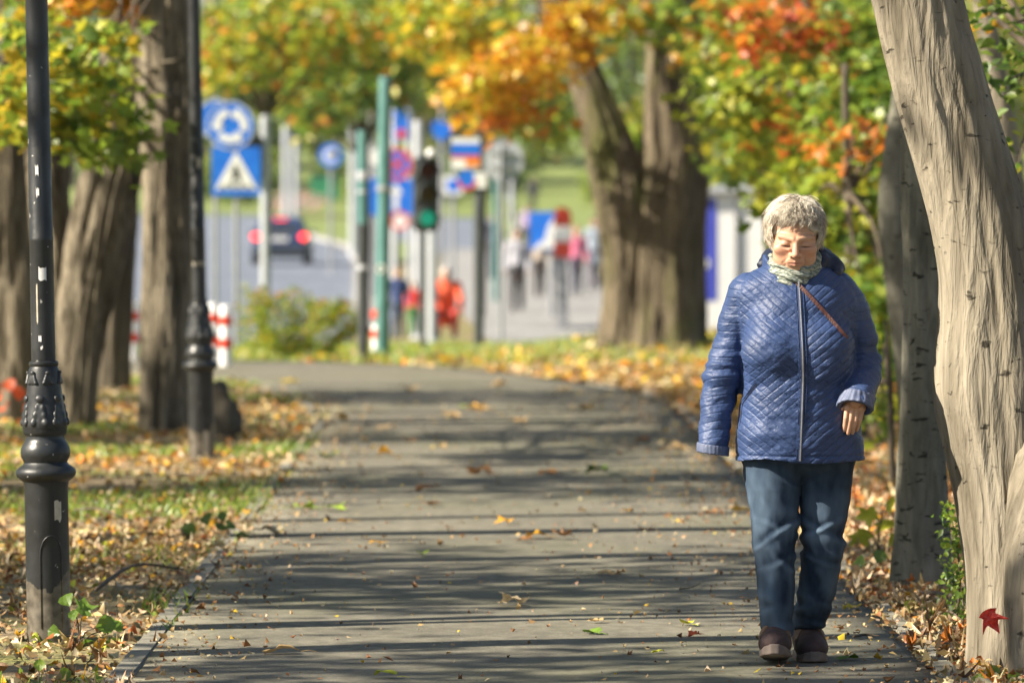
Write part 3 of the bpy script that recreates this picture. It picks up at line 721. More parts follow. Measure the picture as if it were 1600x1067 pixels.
tree('hornbeam_tree', 'blurred grey trunk peeking past the edge of the scarred grey trunk', 33, [[(1440, 760, 56), (1425, 600, 48), (1402, 420, 44), (1394, 330, 42), (1396, 260, 38), (1410, 150, 34), (1430, 0, 30), (1450, -300, 20)]], M['bark_grey'], .012, seed=46, n=18, m=40)
# --- scarred grey trunk and the pale leaning trunk by the kerb
g2, gb2 = tree('hornbeam_tree', 'upright scarred grey trunk in shade beside the path', 24.1, [[(1440, 918, 112), (1440, 890, 98), (1440, 820, 86), (1441, 720, 76), (1443, 600, 70), (1446, 450, 70), (1446, 300, 74), (1444, 150, 72), (1448, 0, 66), (1452, -300, 56), (1460, -900, 30)]], M['bark_grey'], .014, seed=51, n=56, m=150, zs=2.2, lobes=.006)
shade_crown(g2, gb2, (2.6, 25.5, 5.6), (1.6, 1.8, 1.2), 700, .10, [('green', 3), ('lgreen', 4), ('ygreen', 2)], 71, cr=.3, fork=gb2 + np.array([.1, 0, 3.6]), nb=6, r0=.05)
h1, hb1 = tree('hornbeam_tree', 'pale leaning sunlit trunk with a knot, nearest the kerb', 20.0, [
    [(1602, 1075, 210), (1604, 1010, 192), (1600, 900, 186), (1590, 800, 192), (1576, 700, 200), (1563, 620, 206), (1557, 570, 196), (1551, 480, 172), (1543, 410, 160), (1523, 319, 152), (1489, 206, 148), (1466, 124, 146), (1448, 60, 142), (1434, 0, 140), (1360, -300, 124), (1280, -700, 84), (1230, -1100, 40)]],
    M['bark_pale'], .012, seed=61, n=96, m=260, zs=1.6, lobes=.012)
p, r = pxs([(1672, 1110, 190, -.45), (1662, 1000, 176, -.42), (1652, 900, 170, -.36), (1648, 800, 150, -.26), (1640, 700, 120, -.12), (1625, 600, 80, 0)], 20.0)
p[0][2] = -.15
v, f = stem_mesh(p - hb1, r, 60, 110, bark_disp(.01, 3, 1.6, 7, .008)); mesh_obj('root_flare', v, f, M['bark_pale'], h1)
push(h1.children[0], at(1466, 588, 19.97) - hb1, (-1, -.25, 0), .030, .05); push(h1.children[0], at(1400, 110, 19.95) - hb1, (-1, -.3, .2), .018, .05); push(h1.children[0], at(1520, 640, 19.85) - hb1, (0, -1, 0), .02, .08)
shade_crown(h1, hb1, (.2, 21.5, 6.2), (2.2, 2.2, 1.3), 420, .11, [('green', 3), ('lgreen', 4), ('ygreen', 2)], 72, cr=.35, fork=at(1250, -1000, 20), nb=6, r0=.05, gap=GAPS)

# --- trees on the far bank
def far_proto(seed, spec, h=15):
    rng = np.random.default_rng(seed); rt = empty('bank_tree', (0, 0, 0), cat='tree', group='trees on the far bank')
    P, R = smooth_path([(0, 0, -.5), (.2, 0, 3), (0, .1, 7), (0, 0, h * .8)], [.35, .28, .2, .05], 10); v, f = tube_np(P, R, 8); mesh_obj('trunk', v, f, M['bark_far'], rt)
    pos, i, cen = blob(rng, (0, 0, h * .55), (h * .36, h * .36, h * .45), 2600, 60, 1.15, .25)
    foliage('crown', rt, (0, 0, 0), rng, pos, rng.uniform(.4, .85, len(pos)), palette(rng, len(pos), spec), DIAM, .3)
    return rt
protos = [far_proto(1, [('green', 4), ('lgreen', 4), ('ygreen', 2)]), far_proto(2, [('dgreen', 3), ('green', 4), ('lgreen', 2)], 17), far_proto(3, [('ygreen', 4), ('lgreen', 4), ('gold', 2)], 13)]
used = [0, 0, 0]; far_list = []; bush_list = []
ORD = 'first second third fourth fifth sixth seventh eighth ninth tenth eleventh twelfth thirteenth fourteenth fifteenth sixteenth seventeenth eighteenth nineteenth twentieth twenty-first'.split()
for k, (x, y) in enumerate([(-34, 372), (-27, 352), (-20.5, 385), (-14.5, 356), (-9, 392), (-3.5, 362), (2, 388), (7.2, 350), (12.5, 380), (18, 352), (24, 388), (30, 360), (36, 384), (-30, 430), (-18, 436), (-6, 440), (6, 438), (17, 434), (29, 432), (-42, 400), (43, 370)]):
    j = k % 3; o = protos[j] if not used[j] else copy_tree(protos[j]); used[j] = 1
    o.location = (x, y, float(tz(x, y))); o.rotation_euler = (0, 0, k * 1.7); s = 1 + .2 * math.sin(k * 2.3); o.scale = (s, s, s)
    far_list.append((x / y, o, ['light green broad tree', 'dark green tall tree', 'yellowing rounded tree'][j] + ' on the far bank'))

# bushes at the foot of the far bank
def bush_proto(seed, spec):
    rng = np.random.default_rng(seed); rt = empty('bank_bush', (0, 0, 0), cat='bush', group='bushes at the foot of the far bank')
    for k in range(4):
        a = k * 1.6; P, R = smooth_path([(0, 0, -.2), (.4 * math.cos(a), .4 * math.sin(a), 1), (1.0 * math.cos(a), 1.0 * math.sin(a), 2.2)], [.07, .05, .02], 6); v, f = tube_np(P, R, 5); mesh_obj('stem', v, f, M['bark_far'], rt)
    pos, i, cen = blob(rng, (0, 0, 1.7), (1.9, 1.5, 1.5), 1500, 40, .5, .2); pos = pos[pos[:, 2] > 0]
    foliage('foliage', rt, (0, 0, 0), rng, pos, rng.uniform(.25, .5, len(pos)), palette(rng, len(pos), spec), DIAM, .3); return rt
bps = [bush_proto(5, [('lgreen', 4), ('ygreen', 2), ('green', 2)]), bush_proto(6, [('green', 4), ('lgreen', 3), ('dgreen', 1)])]; usedb = [0, 0]
for k, (px, d) in enumerate([(335, 330), (385, 322), (425, 345), (540, 342), (575, 318), (610, 326), (655, 338), (705, 325), (745, 340), (790, 345), (950, 322), (985, 318), (1010, 335), (1120, 300), (1180, 315)]):
    j = k % 2; o = bps[j] if not usedb[j] else copy_tree(bps[j]); usedb[j] = 1; x = xa(px, d)
    o.location = (x, d, float(tz(x, d))); o.rotation_euler = (0, 0, k * 2.1); q = .8 + .3 * math.sin(k * 3.1) ** 2; o.scale = (q, q, q); bush_list.append((px, o, ['pale green rounded bush', 'deeper green rounded bush'][j] + ' at the foot of the far bank'))
for lst in (far_list, bush_list):
    lst.sort(key=lambda q: q[0])
    for k, (_, o, lb) in enumerate(lst): o['label'] = lb + ', ' + ORD[k] + ' from the left'
# ------------------------------------------------------------------ leaf litter and grass (uncountable)
def scatter(rng, n, y0, y1, side):
    """points on the verges inside the view wedge"""
    y = rng.uniform(y0, y1, int(n * 2.2)); l, r = path_edge(y)
    w = .0891 * y + .5
    if side < 0: x = rng.uniform(-w, np.maximum(l + .02, -w + .01)); wt = np.clip((l + w) / 3.0, 0, 1)
    else: x = rng.uniform(np.minimum(r - .02, w - .01), w); wt = np.clip((w - r) / 3.0, 0, 1)
    k = rng.uniform(size=len(y)) < wt
    return x[k][:n], y[k][:n]
LIT = np.random.default_rng(5)
def litter(name, label, side, n, y0, y1, spec, smin_, smax_, dens=None, tpl=MAPLE, lift=.02, curl=.9, flat=.55):
    x, y = scatter(LIT, n, y0, y1, side)
    if dens is not None:
        k = LIT.uniform(size=len(x)) < dens(x, y); x, y = x[k], y[k]
    pos = np.stack([x, y, tz(x, y) + np.abs(LIT.normal(0, lift, len(x))) + .008], -1)
    nz = fbm(np.stack([x * .8, y * .5, 0 * x], -1), 2, 17)[:, None]
    col = palette(LIT, len(x), spec) * (1 + .25 * nz)
    v, f, c = leaf_arrays(LIT, pos, LIT.uniform(smin_, smax_, len(x)), col, tpl, flat, curl)
    return mesh_obj(name, v, f, DRY, None, False, c, kind='stuff', label=label)
def patch(x, y): return np.clip(.36 + .75 * fbm(np.stack([x * .9, y * .55, 0 * x], -1), 2, 23), .22, 1)
BR = [('tan', 6), ('brown', 2.2), ('pale', 6), ('rust', .7), ('gold', .8)]
litter('leaf_litter', 'dry brown and tan leaves covering the soil around the near lamp post', -1, 16000, 18.0, 33, BR + [('ygreen', .5)], .018, .055, patch, tpl=OVAL, curl=1.3)
litter('leaf_litter', 'larger crumpled brown maple leaves around the near lamp post', -1, 1500, 18.0, 33, BR + [('gold', 1)], .03, .06, patch, curl=1.3)
litter('leaf_litter', 'yellow and orange leaf carpet around the trunks and second lamp post', -1, 19000, 31, 57, [('gold', 1.6), ('tan', 6), ('yellow', .6), ('brown', 1.4), ('orange', .9), ('pale', 5)], .03, .08, patch, OVAL)
litter('leaf_litter', 'crumpled brown leaves banked against the kerb by the leaning trunk', 1, 17000, 18.0, 33, BR + [('orange', .7)], .018, .055, None, tpl=OVAL, lift=.025, curl=1.4)
litter('leaf_litter', 'larger crumpled orange and brown leaves by the leaning trunk', 1, 2200, 18.0, 33, BR + [('orange', 1.2), ('ygreen', .4)], .035, .07, None, lift=.03, curl=1.4)
litter('leaf_litter', 'orange brown leaf carpet under the shrubs behind the woman', 1, 15000, 31, 57, [('tan', 6), ('gold', 2), ('orange', 1.6), ('brown', 2), ('pale', 4)], .03, .08, None, OVAL)
# yellow leaves beyond the path bend
n = 9000; x = LIT.uniform(-6.5, 6.5, n); y = LIT.uniform(46, 73, n)
yf = np.interp(x, R2[::-1, 0], R2[::-1, 1]); k = (y > yf + .02) & (LIT.uniform(size=n) < np.clip(.15 + .9 * np.exp(-((x - 2) / 2.6) ** 2), 0, 1)); x, y = x[k], y[k]
pos = np.stack([x, y, tz(x, y) + .03 + np.abs(LIT.normal(0, .02, len(x)))], -1)
v, f, c = leaf_arrays(LIT, pos, LIT.uniform(.07, .14, len(x)), palette(LIT, len(x), [('yellow', 2), ('gold', 3), ('tan', 5), ('orange', 1), ('pale', 2)]), OVAL, .5, .8)
mesh_obj('leaf_litter', v, f, DRY, None, False, c, kind='stuff', label='golden leaf carpet around the massive forked trunk')
# grass blades
GM = leaf_mat('grass_blade', .3, .05)
def grass(label, x, y, h, spec):
    n = len(x); z = tz(x, y)
    a = LIT.uniform(0, 2 * PI, n); w = LIT.uniform(.004, .009, n); ln = LIT.uniform(.2, .9, n) * h; b = LIT.uniform(0, 2 * PI, n)
    V = np.zeros((n, 5, 3)); dx, dy = np.cos(a) * w, np.sin(a) * w
    for k, (s, q) in enumerate([(-1, 0), (1, 0), (-.7, .55), (.7, .55), (0, 1)]):
        V[:, k, 0] = x + s * dx + np.cos(b) * ln * q * q; V[:, k, 1] = y + s * dy + np.sin(b) * ln * q * q; V[:, k, 2] = z + q * h
    f = (np.array([(0, 1, 3), (0, 3, 2), (2, 3, 4)])[None] + (np.arange(n) * 5)[:, None, None]).reshape(-1, 3)
    mesh_obj('grass', V.reshape(-1, 3), f, GM, None, False, np.repeat(palette(LIT, n, spec), 5, 0), kind='stuff', label=label)
x, y = scatter(LIT, 60000, 18, 57, -1)
k = LIT.uniform(size=len(x)) < np.clip(.14 + 1.4 * fbm(np.stack([x * .9, y * .45, 0 * x], -1), 2, 40), 0, 1); x, y = x[k], y[k]
grass('short green grass showing through the leaves on the lamp side', x, y, LIT.uniform(.03, .085, len(x)), [('green', 4), ('lgreen', 4), ('ygreen', 1)])
x = LIT.uniform(-9, 5, 26000); y = LIT.uniform(60, 82, 26000); yf = np.interp(x, R2[::-1, 0], R2[::-1, 1]); k = y > yf + .15; x, y = x[k], y[k]
grass('sunlit grass strip behind the path bend', x, y, LIT.uniform(.05, .16, len(x)), [('lgreen', 4), ('ygreen', 3), ('green', 2)])
x, y = scatter(LIT, 2500, 18, 40, 1)
k = LIT.uniform(size=len(x)) < np.clip(1.2 * fbm(np.stack([x * 1.5, y * .9, 0 * x], -1), 2, 44), 0, 1); x, y = x[k], y[k]
grass('sparse green blades among brown leaves by the leaning trunk', x, y, LIT.uniform(.03, .09, len(x)), [('green', 4), ('lgreen', 4)])
# crumbs and grit swept onto the path
n = 5200; y = LIT.uniform(18, 50, n) ** 1; l, r = path_edge(y)
e = LIT.uniform(size=n); side = LIT.uniform(size=n) < .7
x = np.where(side, np.where(LIT.uniform(size=n) < .62, r - np.abs(LIT.normal(0, .42, n)), l + np.abs(LIT.normal(0, .22, n))), l + (r - l) * e)
k = (x > l) & (x < r); x, y = x[k], y[k]; n = len(x)
pos = np.stack([x, y, np.full(n, .006)], -1)
v, f, c = leaf_arrays(LIT, pos, LIT.uniform(.006, .028, n) * np.where(LIT.uniform(size=n) < .1, 1.6, 1), palette(LIT, n, [('tan', 3), ('brown', 4), ('pale', 2.5), ('yellow', .6)]), DIAM, .6, 1.2)
mesh_obj('debris', v, f, DRY, None, False, c, kind='stuff', label='leaf crumbs and seed husks scattered over the path')
# ------------------------------------------------------------------ lamp posts
def lamp_paint():
    m, t, b = new_mat('lamp_paint'); N = t.nodes; L = t.links
    tc = N.new('ShaderNodeTexCoord'); sp = N.new('ShaderNodeSeparateXYZ'); L.new(tc.outputs['Object'], sp.inputs[0])
    def noise(s, d=5):
        n = N.new('ShaderNodeTexNoise'); n.inputs['Scale'].default_value = s; n.inputs['Detail'].default_value = d; L.new(tc.outputs['Object'], n.inputs['Vector']); return n.outputs['Fac']
    def ramp(n, a, ca, bb, cb):
        r = N.new('ShaderNodeValToRGB'); e = r.color_ramp.elements; e[0].position = a; e[1].position = bb; e[0].color = rgb(ca); e[1].color = rgb(cb); L.new(n, r.inputs['Fac']); return r.outputs[0]
    def mix(f, a, c):
        x = N.new('ShaderNodeMix'); x.data_type = 'RGBA'; L.new(f, x.inputs[0]); L.new(a, x.inputs[6]); L.new(c, x.inputs[7]); return x.outputs[2]
    c = ramp(noise(7), .35, (.009, .010, .011), .7, (.022, .025, .027))
    # dried mud splashed up the foot: a ragged edge at about 0.2 m
    ad = N.new('ShaderNodeMath'); ad.operation = 'MULTIPLY_ADD'; ad.inputs[1].default_value = -.55; L.new(noise(5, 4), ad.inputs[0]); L.new(sp.outputs[2], ad.inputs[2])
    c = mix(ramp(ad.outputs[0], -.22, (1, 1, 1), -.03, (0, 0, 0)), c, ramp(noise(30), .3, (.055, .047, .036), .7, (.15, .13, .10)))
    c = mix(ramp(noise(38, 2), .72, (0, 0, 0), .76, (1, 1, 1)), c, ramp(noise(9), .3, (.35, .34, .32), .7, (.5, .48, .45)))
    L.new(c, b.inputs['Base Color'])
    L.new(ramp(noise(16), .3, (.32, .32, .32), .7, (.55, .55, .55)), b.inputs['Roughness'])
    bp = N.new('ShaderNodeBump'); bp.inputs['Strength'].default_value = .25; bp.inputs['Distance'].default_value = .003; L.new(noise(60), bp.inputs['Height']); L.new(bp.outputs[0], b.inputs['Normal'])
    return m
M['lamp'] = lamp_paint()
M['lamp_plain'] = surf('lamp_relief_paint', (.014, .016, .018), (.03, .033, .036), 30, .45)
M['paper'] = surf('torn_paper', (.62, .61, .60), (.75, .74, .73), 40, .8)
M['paper_tan'] = surf('old_sticker', (.42, .38, .30), (.52, .47, .38), 40, .8)
M['globe'] = surf('opal_glass', (.7, .7, .66), (.75, .75, .7), 4, .3)
def curved_patch(r, a0, a1, z0, z1, jag=0.0, seed=0, n=4):
    rr = random.Random(seed); v = []; f = []
    for i in range(n + 1):
        a = a0 + (a1 - a0) * i / n
        for z in (z0 + rr.uniform(-jag, jag), z1 + rr.uniform(-jag, jag)): v.append((r * math.cos(a), r * math.sin(a), z))
    for i in range(n): f.append((2 * i, 2 * i + 2, 2 * i + 3, 2 * i + 1))
    return v, f
def acanthus(h, w, d):
    """a carved leaf relief, standing along +Z, facing +X"""
    def fn(P):
        q = ell(P, (0, 0, h * .42), (d * .7, w * .20, h * .48))
        for k in range(3):
            z = h * (.15 + .22 * k); s = 1 - .22 * k
            for sg in (-1, 1): q = smin(q, ell(P, (d * .1, sg * w * .27 * s, z), (d * .75, w * .17 * s, h * .13)), .006)
        return smin(q, ell(P, (d * .55, 0, h * .86), (d * .6, w * .22, h * .12)), .006)
    return nets(fn, (-d, -w * .7, -.02), (d * 1.6, w * .7, h * 1.1), .005)
def lamp_post(label, x, y, lean, seed):
    root = empty('lamp_post', (x, y, float(tz(x, y)) - .01), label=label, cat='lamp post', group='cast iron lamp posts along the path')
    root.rotation_euler = (0, lean, 0)
    MB().lathe([(.0835, -.1), (.0825, .02), (.0815, .585), (.084, .595), (.085, .604), (.098, .614), (.110, .625), (.1135, .637), (.110, .650), (.098, .660), (.086, .668), (.0815, .676)], 48).build('base', M['lamp'], root, True)
    MB().lathe([(.080, .674), (.084, .684), (.0915, .698), (.0935, .713), (.091, .730), (.083, .746), (.075, .757), (.0725, .766), (.0725, .776), (.079, .782), (.0815, .790), (.083, .800)], 48).build('collar', M['lamp'], root, True)
    vase = MB().lathe([(.080, .798), (.0835, .806), (.085, .822), (.080, .850), (.073, .890), (.0665, .94), (.061, .985), (.057, 1.020), (.052, 1.034), (.0545, 1.039), (.056, 1.045), (.0545, 1.051), (.047, 1.056)], 48).build('vase', M['lamp'], root, True)
    v, q = acanthus(.125, .085, .016); v2, q2 = acanthus(.055, .06, .012)
    me1 = me2 = None
    for k in range(6):
        a = k * PI / 3 + .35
        if me1 is None:
            o = mesh_obj('leaf_relief', v, q, M['lamp_plain'], vase); me1 = o.data; p = mesh_obj('rosette', v2, q2, M['lamp_plain'], vase); me2 = p.data
        else:
            o = bpy.data.objects.new('leaf_relief', me1); p = bpy.data.objects.new('rosette', me2)
            for w_ in (o, p): C.objects.link(w_); w_.parent = vase
        o.location = (.079 * math.cos(a), .079 * math.sin(a), .808); o.rotation_euler = (0, -.17, a)
        b = a + PI / 6; p.location = (.0605 * math.cos(b), .0605 * math.sin(b), .965); p.rotation_euler = (0, -.12, b)
    MB().lathe([(.046, 1.05), (.0455, 1.2), (.0445, 1.5), (.0452, 1.503), (.0452, 1.515), (.0435, 1.52), (.042, 2.4), (.036, 3.5), (.036, 3.55)], 40).build('shaft', M['lamp'], root, True)
    MB().lathe([(.05, 3.54), (.08, 3.57), (.06, 3.62), (.05, 3.68), (.12, 3.72), (.13, 3.74)], 32).build('holder', M['lamp'], root, True)
    MB().lathe([(.11, 3.735), (.17, 3.82), (.20, 3.93), (.18, 4.05), (.10, 4.14), (.02, 4.17)], 32).build('globe', M['globe'], root, True)
    # arched service door on the foot
    pts = [(-.5, .06)] + [(-.5 * math.cos(PI * t / 12), .33 + .075 * math.sin(PI * t / 12)) for t in range(13)] + [(.5, .06)]
    P = [(.083 * math.cos(-PI / 2 + .25 + a), .083 * math.sin(-PI / 2 + .25 + a), z) for a, z in pts]
    vv, ff = tube_np(np.array(P), [.003] * len(P), 6); mesh_obj('service_door', vv, ff, M['lamp'], root)
    return root
l1 = lamp_post('near black cast iron lamp post with ragged white stickers', xa(77, 21.5), 21.5, -.020, 1)
l2 = lamp_post('second black lamp post, further along the path in front of the knobbly trunk', xa(316, 36.7), 36.7, -.018, 2)
for i, (rt, r, a, da, z0, z1, m) in enumerate([(l1, .0465, -1.45, .32, 1.355, 1.405, 'paper'), (l1, .0445, -1.75, .14, 1.75, 1.785, 'paper'), (l1, .0445, -1.72, .13, 1.67, 1.70, 'paper'), (l1, .0468, -1.75, .12, 1.13, 1.15, 'paper'), (l1, .0468, -1.62, .10, 1.10, 1.112, 'paper'),
                                            (l1, .0826, -.95, .18, .46, .53, 'paper_tan'), (l1, .0458, -1.95, .06, 1.2, 1.34, 'paper_tan'), (l2, .0462, -1.55, .9, 1.275, 1.30, 'paper_tan'), (l2, .0452, -1.2, .3, 1.9, 1.96, 'paper_tan'), (l2, .083, -1.15, .2, .05, .22, 'paper_tan')]):
    v, f = curved_patch(r, a - da, a + da, z0, z1, .008 if z1 - z0 > .03 else .004, i); mesh_obj('sticker', v, f, M[m], rt, False)

# ------------------------------------------------------------------ red and white bollards
def bollard(label, px, d, h=.64, r=.065):
    x = xa(px, d); rt = empty('bollard', (x, d, float(tz(x, d)) + .02), label=label, cat='bollard', group='red and white bollards')
    b = [0, .19, .36, .50, .58]
    MB().lathe([(r, -.05), (r, h - .03), (r * .85, h - .008), (r * .5, h), (.001, h)], 20).build('post', M['white'], rt, True)
    for z in (.20, .43):
        MB().lathe([(r + .002, z), (r + .0025, z + .002), (r + .0025, z + .098), (r + .002, z + .1)], 20).build('red_band', M['red'], rt, True)
bollard('red and white bollard right of the second lamp post', 352.5, 58.8)
bollard('red and white bollard half hidden by the second lamp post', 333, 60.2)
bollard('red and white bollard between the tree trunks', 208, 61.5)
bollard('small red and white bollard at the foot of the teal mast', 588, 66, .36, .055)

# ------------------------------------------------------------------ signs
def disc(r, n=36, c=(0, 0)): return [(c[0] + r * math.cos(2 * PI * k / n), c[1] + r * math.sin(2 * PI * k / n)) for k in range(n)]
def rect(w, h, c=(0, 0)): return [(c[0] - w / 2, c[1] - h / 2), (c[0] + w / 2, c[1] - h / 2), (c[0] + w / 2, c[1] + h / 2), (c[0] - w / 2, c[1] + h / 2)]
def layer(parent, name, poly, m, k, z):
    MB().prism(poly, -.004 * k - .008, -.004 * k - .002, (0, 0, z)).build(name, M[m], parent)
def ring(r0, r1, a0, a1, n=20):
    return [(r1 * math.cos(a0 + (a1 - a0) * i / n), r1 * math.sin(a0 + (a1 - a0) * i / n)) for i in range(n + 1)] + [(r0 * math.cos(a1 + (a0 - a1) * i / n), r0 * math.sin(a1 + (a0 - a1) * i / n)) for i in range(n + 1)]
def post_thing(name, label, cat, px, d, top_py, r, m, group=None, taper=1.0, lean=0.0, rz=0.0):
    x = xa(px, d); z0 = float(tz(x, d)); rt = empty(name, (x, d, z0), rz, label=label, cat=cat, group=group); h = at(px, top_py, d)[2] - z0
    MB().lathe([(r * 1.0, -.15), (r, h * .02), (r * taper, h - .01), (r * taper * .6, h)], 20).build('pole', M[m], rt, True)
    MB().lathe([(r * 1.5, -.05), (r * 1.5, .05), (r * 1.05, .08)], 20).build('base_collar', M[m], rt, True)
    rt.rotation_euler = (0, lean, rz)
    return rt, z0, h
def zz(py, d, z0): return CAM_H - (py - HOR) * d / F - z0
def plate(rt, name, poly, m, z, y=-.05, th=.012):
    p = MB().prism(poly, -.0, th, (0, 0, 0)).build(name, M[m], rt); p.location = (0, y, z); return p

rt, z0, h = post_thing('road_sign', 'blue roundabout sign above a blue pedestrian crossing sign', 'road sign', 369, 72, 158, .03, 'galv')
p = plate(rt, 'roundabout_plate', disc(.305), 'blue', zz(197, 72, z0)); p.location.x = -.07
for k in range(3):
    a0 = math.radians(100 + 120 * k); a1 = a0 + math.radians(78)
    o = ring(.125, .215, a0, a1); hd = a1 + math.radians(30)
    n_ = len(o) // 2
    o = o[:n_] + [(.262 * math.cos(a1), .262 * math.sin(a1)), (.17 * math.cos(hd), .17 * math.sin(hd)), (.078 * math.cos(a1), .078 * math.sin(a1))] + o[n_:]
    MB().prism(o, -.006, -.001).build('arrow', M['white'], p)
MB().prism(ring(.285, .298, 0, 2 * PI * .999, 48), -.005, -.001).build('rim', M['white'], p)
p = plate(rt, 'crossing_plate', rect(.61, .61), 'blue', zz(268, 72, z0))
MB().prism([(-.265, -.225), (.265, -.225), (0, .255)], -.005, -.001).build('triangle', M['white'], p)
fg = MB()
fg.prism(disc(.026, 14, (-.005, .06)), -.009, -.0055)
for q in ([(-.03, .03), (.02, .03), (.035, -.07), (-.025, -.07)], [(-.025, -.06), (.01, -.06), (-.05, -.16), (-.085, -.16)], [(.0, -.06), (.035, -.06), (.085, -.16), (.05, -.16)], [(.015, .02), (.03, .02), (.075, -.045), (.055, -.05)], [(-.03, .02), (-.015, .01), (-.065, -.04), (-.08, -.03)]):
    fg.prism(q, -.009, -.0055)
fg.build('walking_figure', M['black'], p)
for k in range(4):
    x = -.15 + k * .1; MB().prism([(x - .03, -.215), (x + .03, -.215), (x + .02, -.17), (x - .02, -.17)], -.008, -.0055).build('stripe', M['black'], p)
rt, z0, h = post_thing('road_sign', 'round blue sign half hidden behind the roundabout sign', 'road sign', 337, 76, 150, .03, 'galv')
p = plate(rt, 'round_plate', disc(.26), 'blue', zz(186, 76, z0))
MB().prism(ring(.235, .252, 0, 2 * PI * .999, 40), -.005, -.001).build('rim', M['white'], p)

def signal(rt, z, side=0.0, lit=None, s=1.0):
    """three-lens signal head; side turns it about its post"""
    hd = empty('signal_head', (0, 0, z)); hd.parent = rt; hd.rotation_euler = (0, 0, side)
    del hd
    o = MB().rbox((0, -.16, 0), (.30 * s, .20, .90 * s), .03).build('housing', M['dark'], rt); o.location = (0, 0, z); o.rotation_euler = (0, 0, side)
    for k, (nm, col) in enumerate([('red', (.06, .008, .008)), ('amber', (.07, .045, .01)), ('green', (.01, .12, .06))]):
        zc = (.29 - .29 * k) * s
        if lit == nm: m = glow('lit_' + nm, (.01, .26, .17), .35)
        else: m = surf('lens_' + nm, col, None, 5, .25)
        ln = MB().cyl((0, -.262, zc), (0, -.285, zc), .092 * s, 24).build('lens', m, o, True)
        a = [(.125 * s * math.cos(t), .125 * s * math.sin(t)) for t in np.linspace(math.radians(-20), math.radians(200), 20)]
        vis = MB()
        for i in range(len(a) - 1):
            (x0, z0_), (x1, z1_) = a[i], a[i + 1]; w_ = 1.05
            vis.add([(x0, -.26, zc + z0_), (x1, -.26, zc + z1_), (x1, -.44, zc + z1_), (x0, -.44, zc + z0_), (x0 * w_, -.26, zc + z0_ * w_), (x1 * w_, -.26, zc + z1_ * w_), (x1 * w_, -.44, zc + z1_ * w_), (x0 * w_, -.44, zc + z0_ * w_)],
                    [(0, 1, 2, 3), (7, 6, 5, 4), (3, 2, 6, 7)])
        vis.build('visor', M['dark'], o, True)
    return o
for o in list(bpy.data.objects):
    if o.name.startswith('signal_head'): bpy.data.objects.remove(o)
rt, z0, h = post_thing('traffic_light', 'dark signal seen from the side on a pale pole behind the crossing sign', 'traffic light', 414, 80, 180, .062, 'pale')
signal(rt, zz(248, 80, z0), -1.25, s=.72)
rt, z0, h = post_thing('traffic_light', 'black traffic light showing green on a dark post', 'traffic light', 662, 70, 240, .035, 'dark')
signal(rt, zz(304, 70, z0), 0.18, 'green', 1.0)
MB().lathe([(.001, -.06), (.045, -.045), (.062, 0), (.045, .045), (.001, .06)], 20).build('finial', M['white'], rt, True).location = (.09, 0, zz(240, 70, z0))
rt, z0, h = post_thing('pole', 'slim dark pole with pale bands at the path bend', 'pole', 567, 61.6, 204, .058, 'dark')
for py, hh in ((275, .10), (418, .05), (300, .03)): MB().lathe([(.0595, -hh / 2), (.061, -hh / 2 + .004), (.061, hh / 2 - .004), (.0595, hh / 2)], 20).build('band', M['pale'], rt, True).location = (0, 0, zz(py, 61.6, z0))
MB().lathe([(.0592, 0), (.0596, .01), (.0596, .98), (.0592, 1.0)], 20).build('upper_sleeve', M['teal'], rt, True).location = (0, 0, zz(350, 61.6, z0))
rt, z0, h = post_thing('mast', 'thick teal mast with a white ring mark beside the slim pole', 'mast', 597, 66, 120, .085, 'teal', taper=.85, lean=.012)
MB().prism(ring(.03, .055, 0, 2 * PI * .999, 24), -.092, -.086).build('ring_mark', M['white'], rt).location = (-.03, 0, zz(420, 66, z0))
MB().lathe([(.085, 0), (.095, .01), (.095, .06), (.085, .07)], 20).build('band', M['galv'], rt, True).location = (0, 0, zz(300, 66, z0))
# far sign post with no-stopping and one-way plates
rt, z0, h = post_thing('road_sign', 'no stopping disc above a blue arrow sign beside the teal mast', 'road sign', 617, 118, 132, .085, 'pale')
p = plate(rt, 'no_stopping_plate', disc(.33), 'blue', zz(257, 118, z0), -.12); p.location.x = .05
MB().prism(ring(.26, .33, 0, 2 * PI * .999, 40), -.006, -.001).build('red_ring', M['red'], p)
for s in (-1, 1): MB().prism([(-.215, s * -.17), (-.17, s * -.215), (.215, s * .17), (.17, s * .215)][::s], -.006 - .003 * (s > 0), -.001).build('cross_bar', M['red'], p)
p = plate(rt, 'arrow_plate', rect(.60, .72), 'blue', zz(308, 118, z0), -.12); p.location.x = .08
MB().prism([(-.055, -.28), (.055, -.28), (.055, .06), (.15, .06), (0, .28), (-.15, .06), (-.055, .06)], -.006, -.001).build('arrow', M['white'], p).location.x = -.06
p = plate(rt, 'upper_plate', rect(.30, .62), 'blue', zz(196, 118, z0), -.12); p.location.x = .13
MB().prism(disc(.10, 20), -.008, -.001).build('red_disc', M['red'], p).location.z = -.18
p = plate(rt, 'lower_plate', disc(.2), 'white', zz(345, 118, z0), -.12); p.location.x = .1
MB().prism(ring(.14, .2, 0, 2 * PI * .999, 30), -.006, -.001).build('red_ring', M['red'], p)
rt, z0, h = post_thing('road_sign', 'narrow blue plate left of the teal mast', 'road sign', 590, 104, 230, .035, 'galv')
plate(rt, 'blue_plate', rect(.42, .66), 'blue', zz(308, 104, z0), -.05); plate(rt, 'white_plate', disc(.15), 'white', zz(246, 104, z0), -.05)
rt, z0, h = post_thing('pole', 'tall white pole just left of the green traffic light', 'pole', 654, 96, 188, .085, 'pale')
rt, z0, h = post_thing('pole', 'short white pole under the green traffic light', 'pole', 675, 92, 330, .08, 'pale')
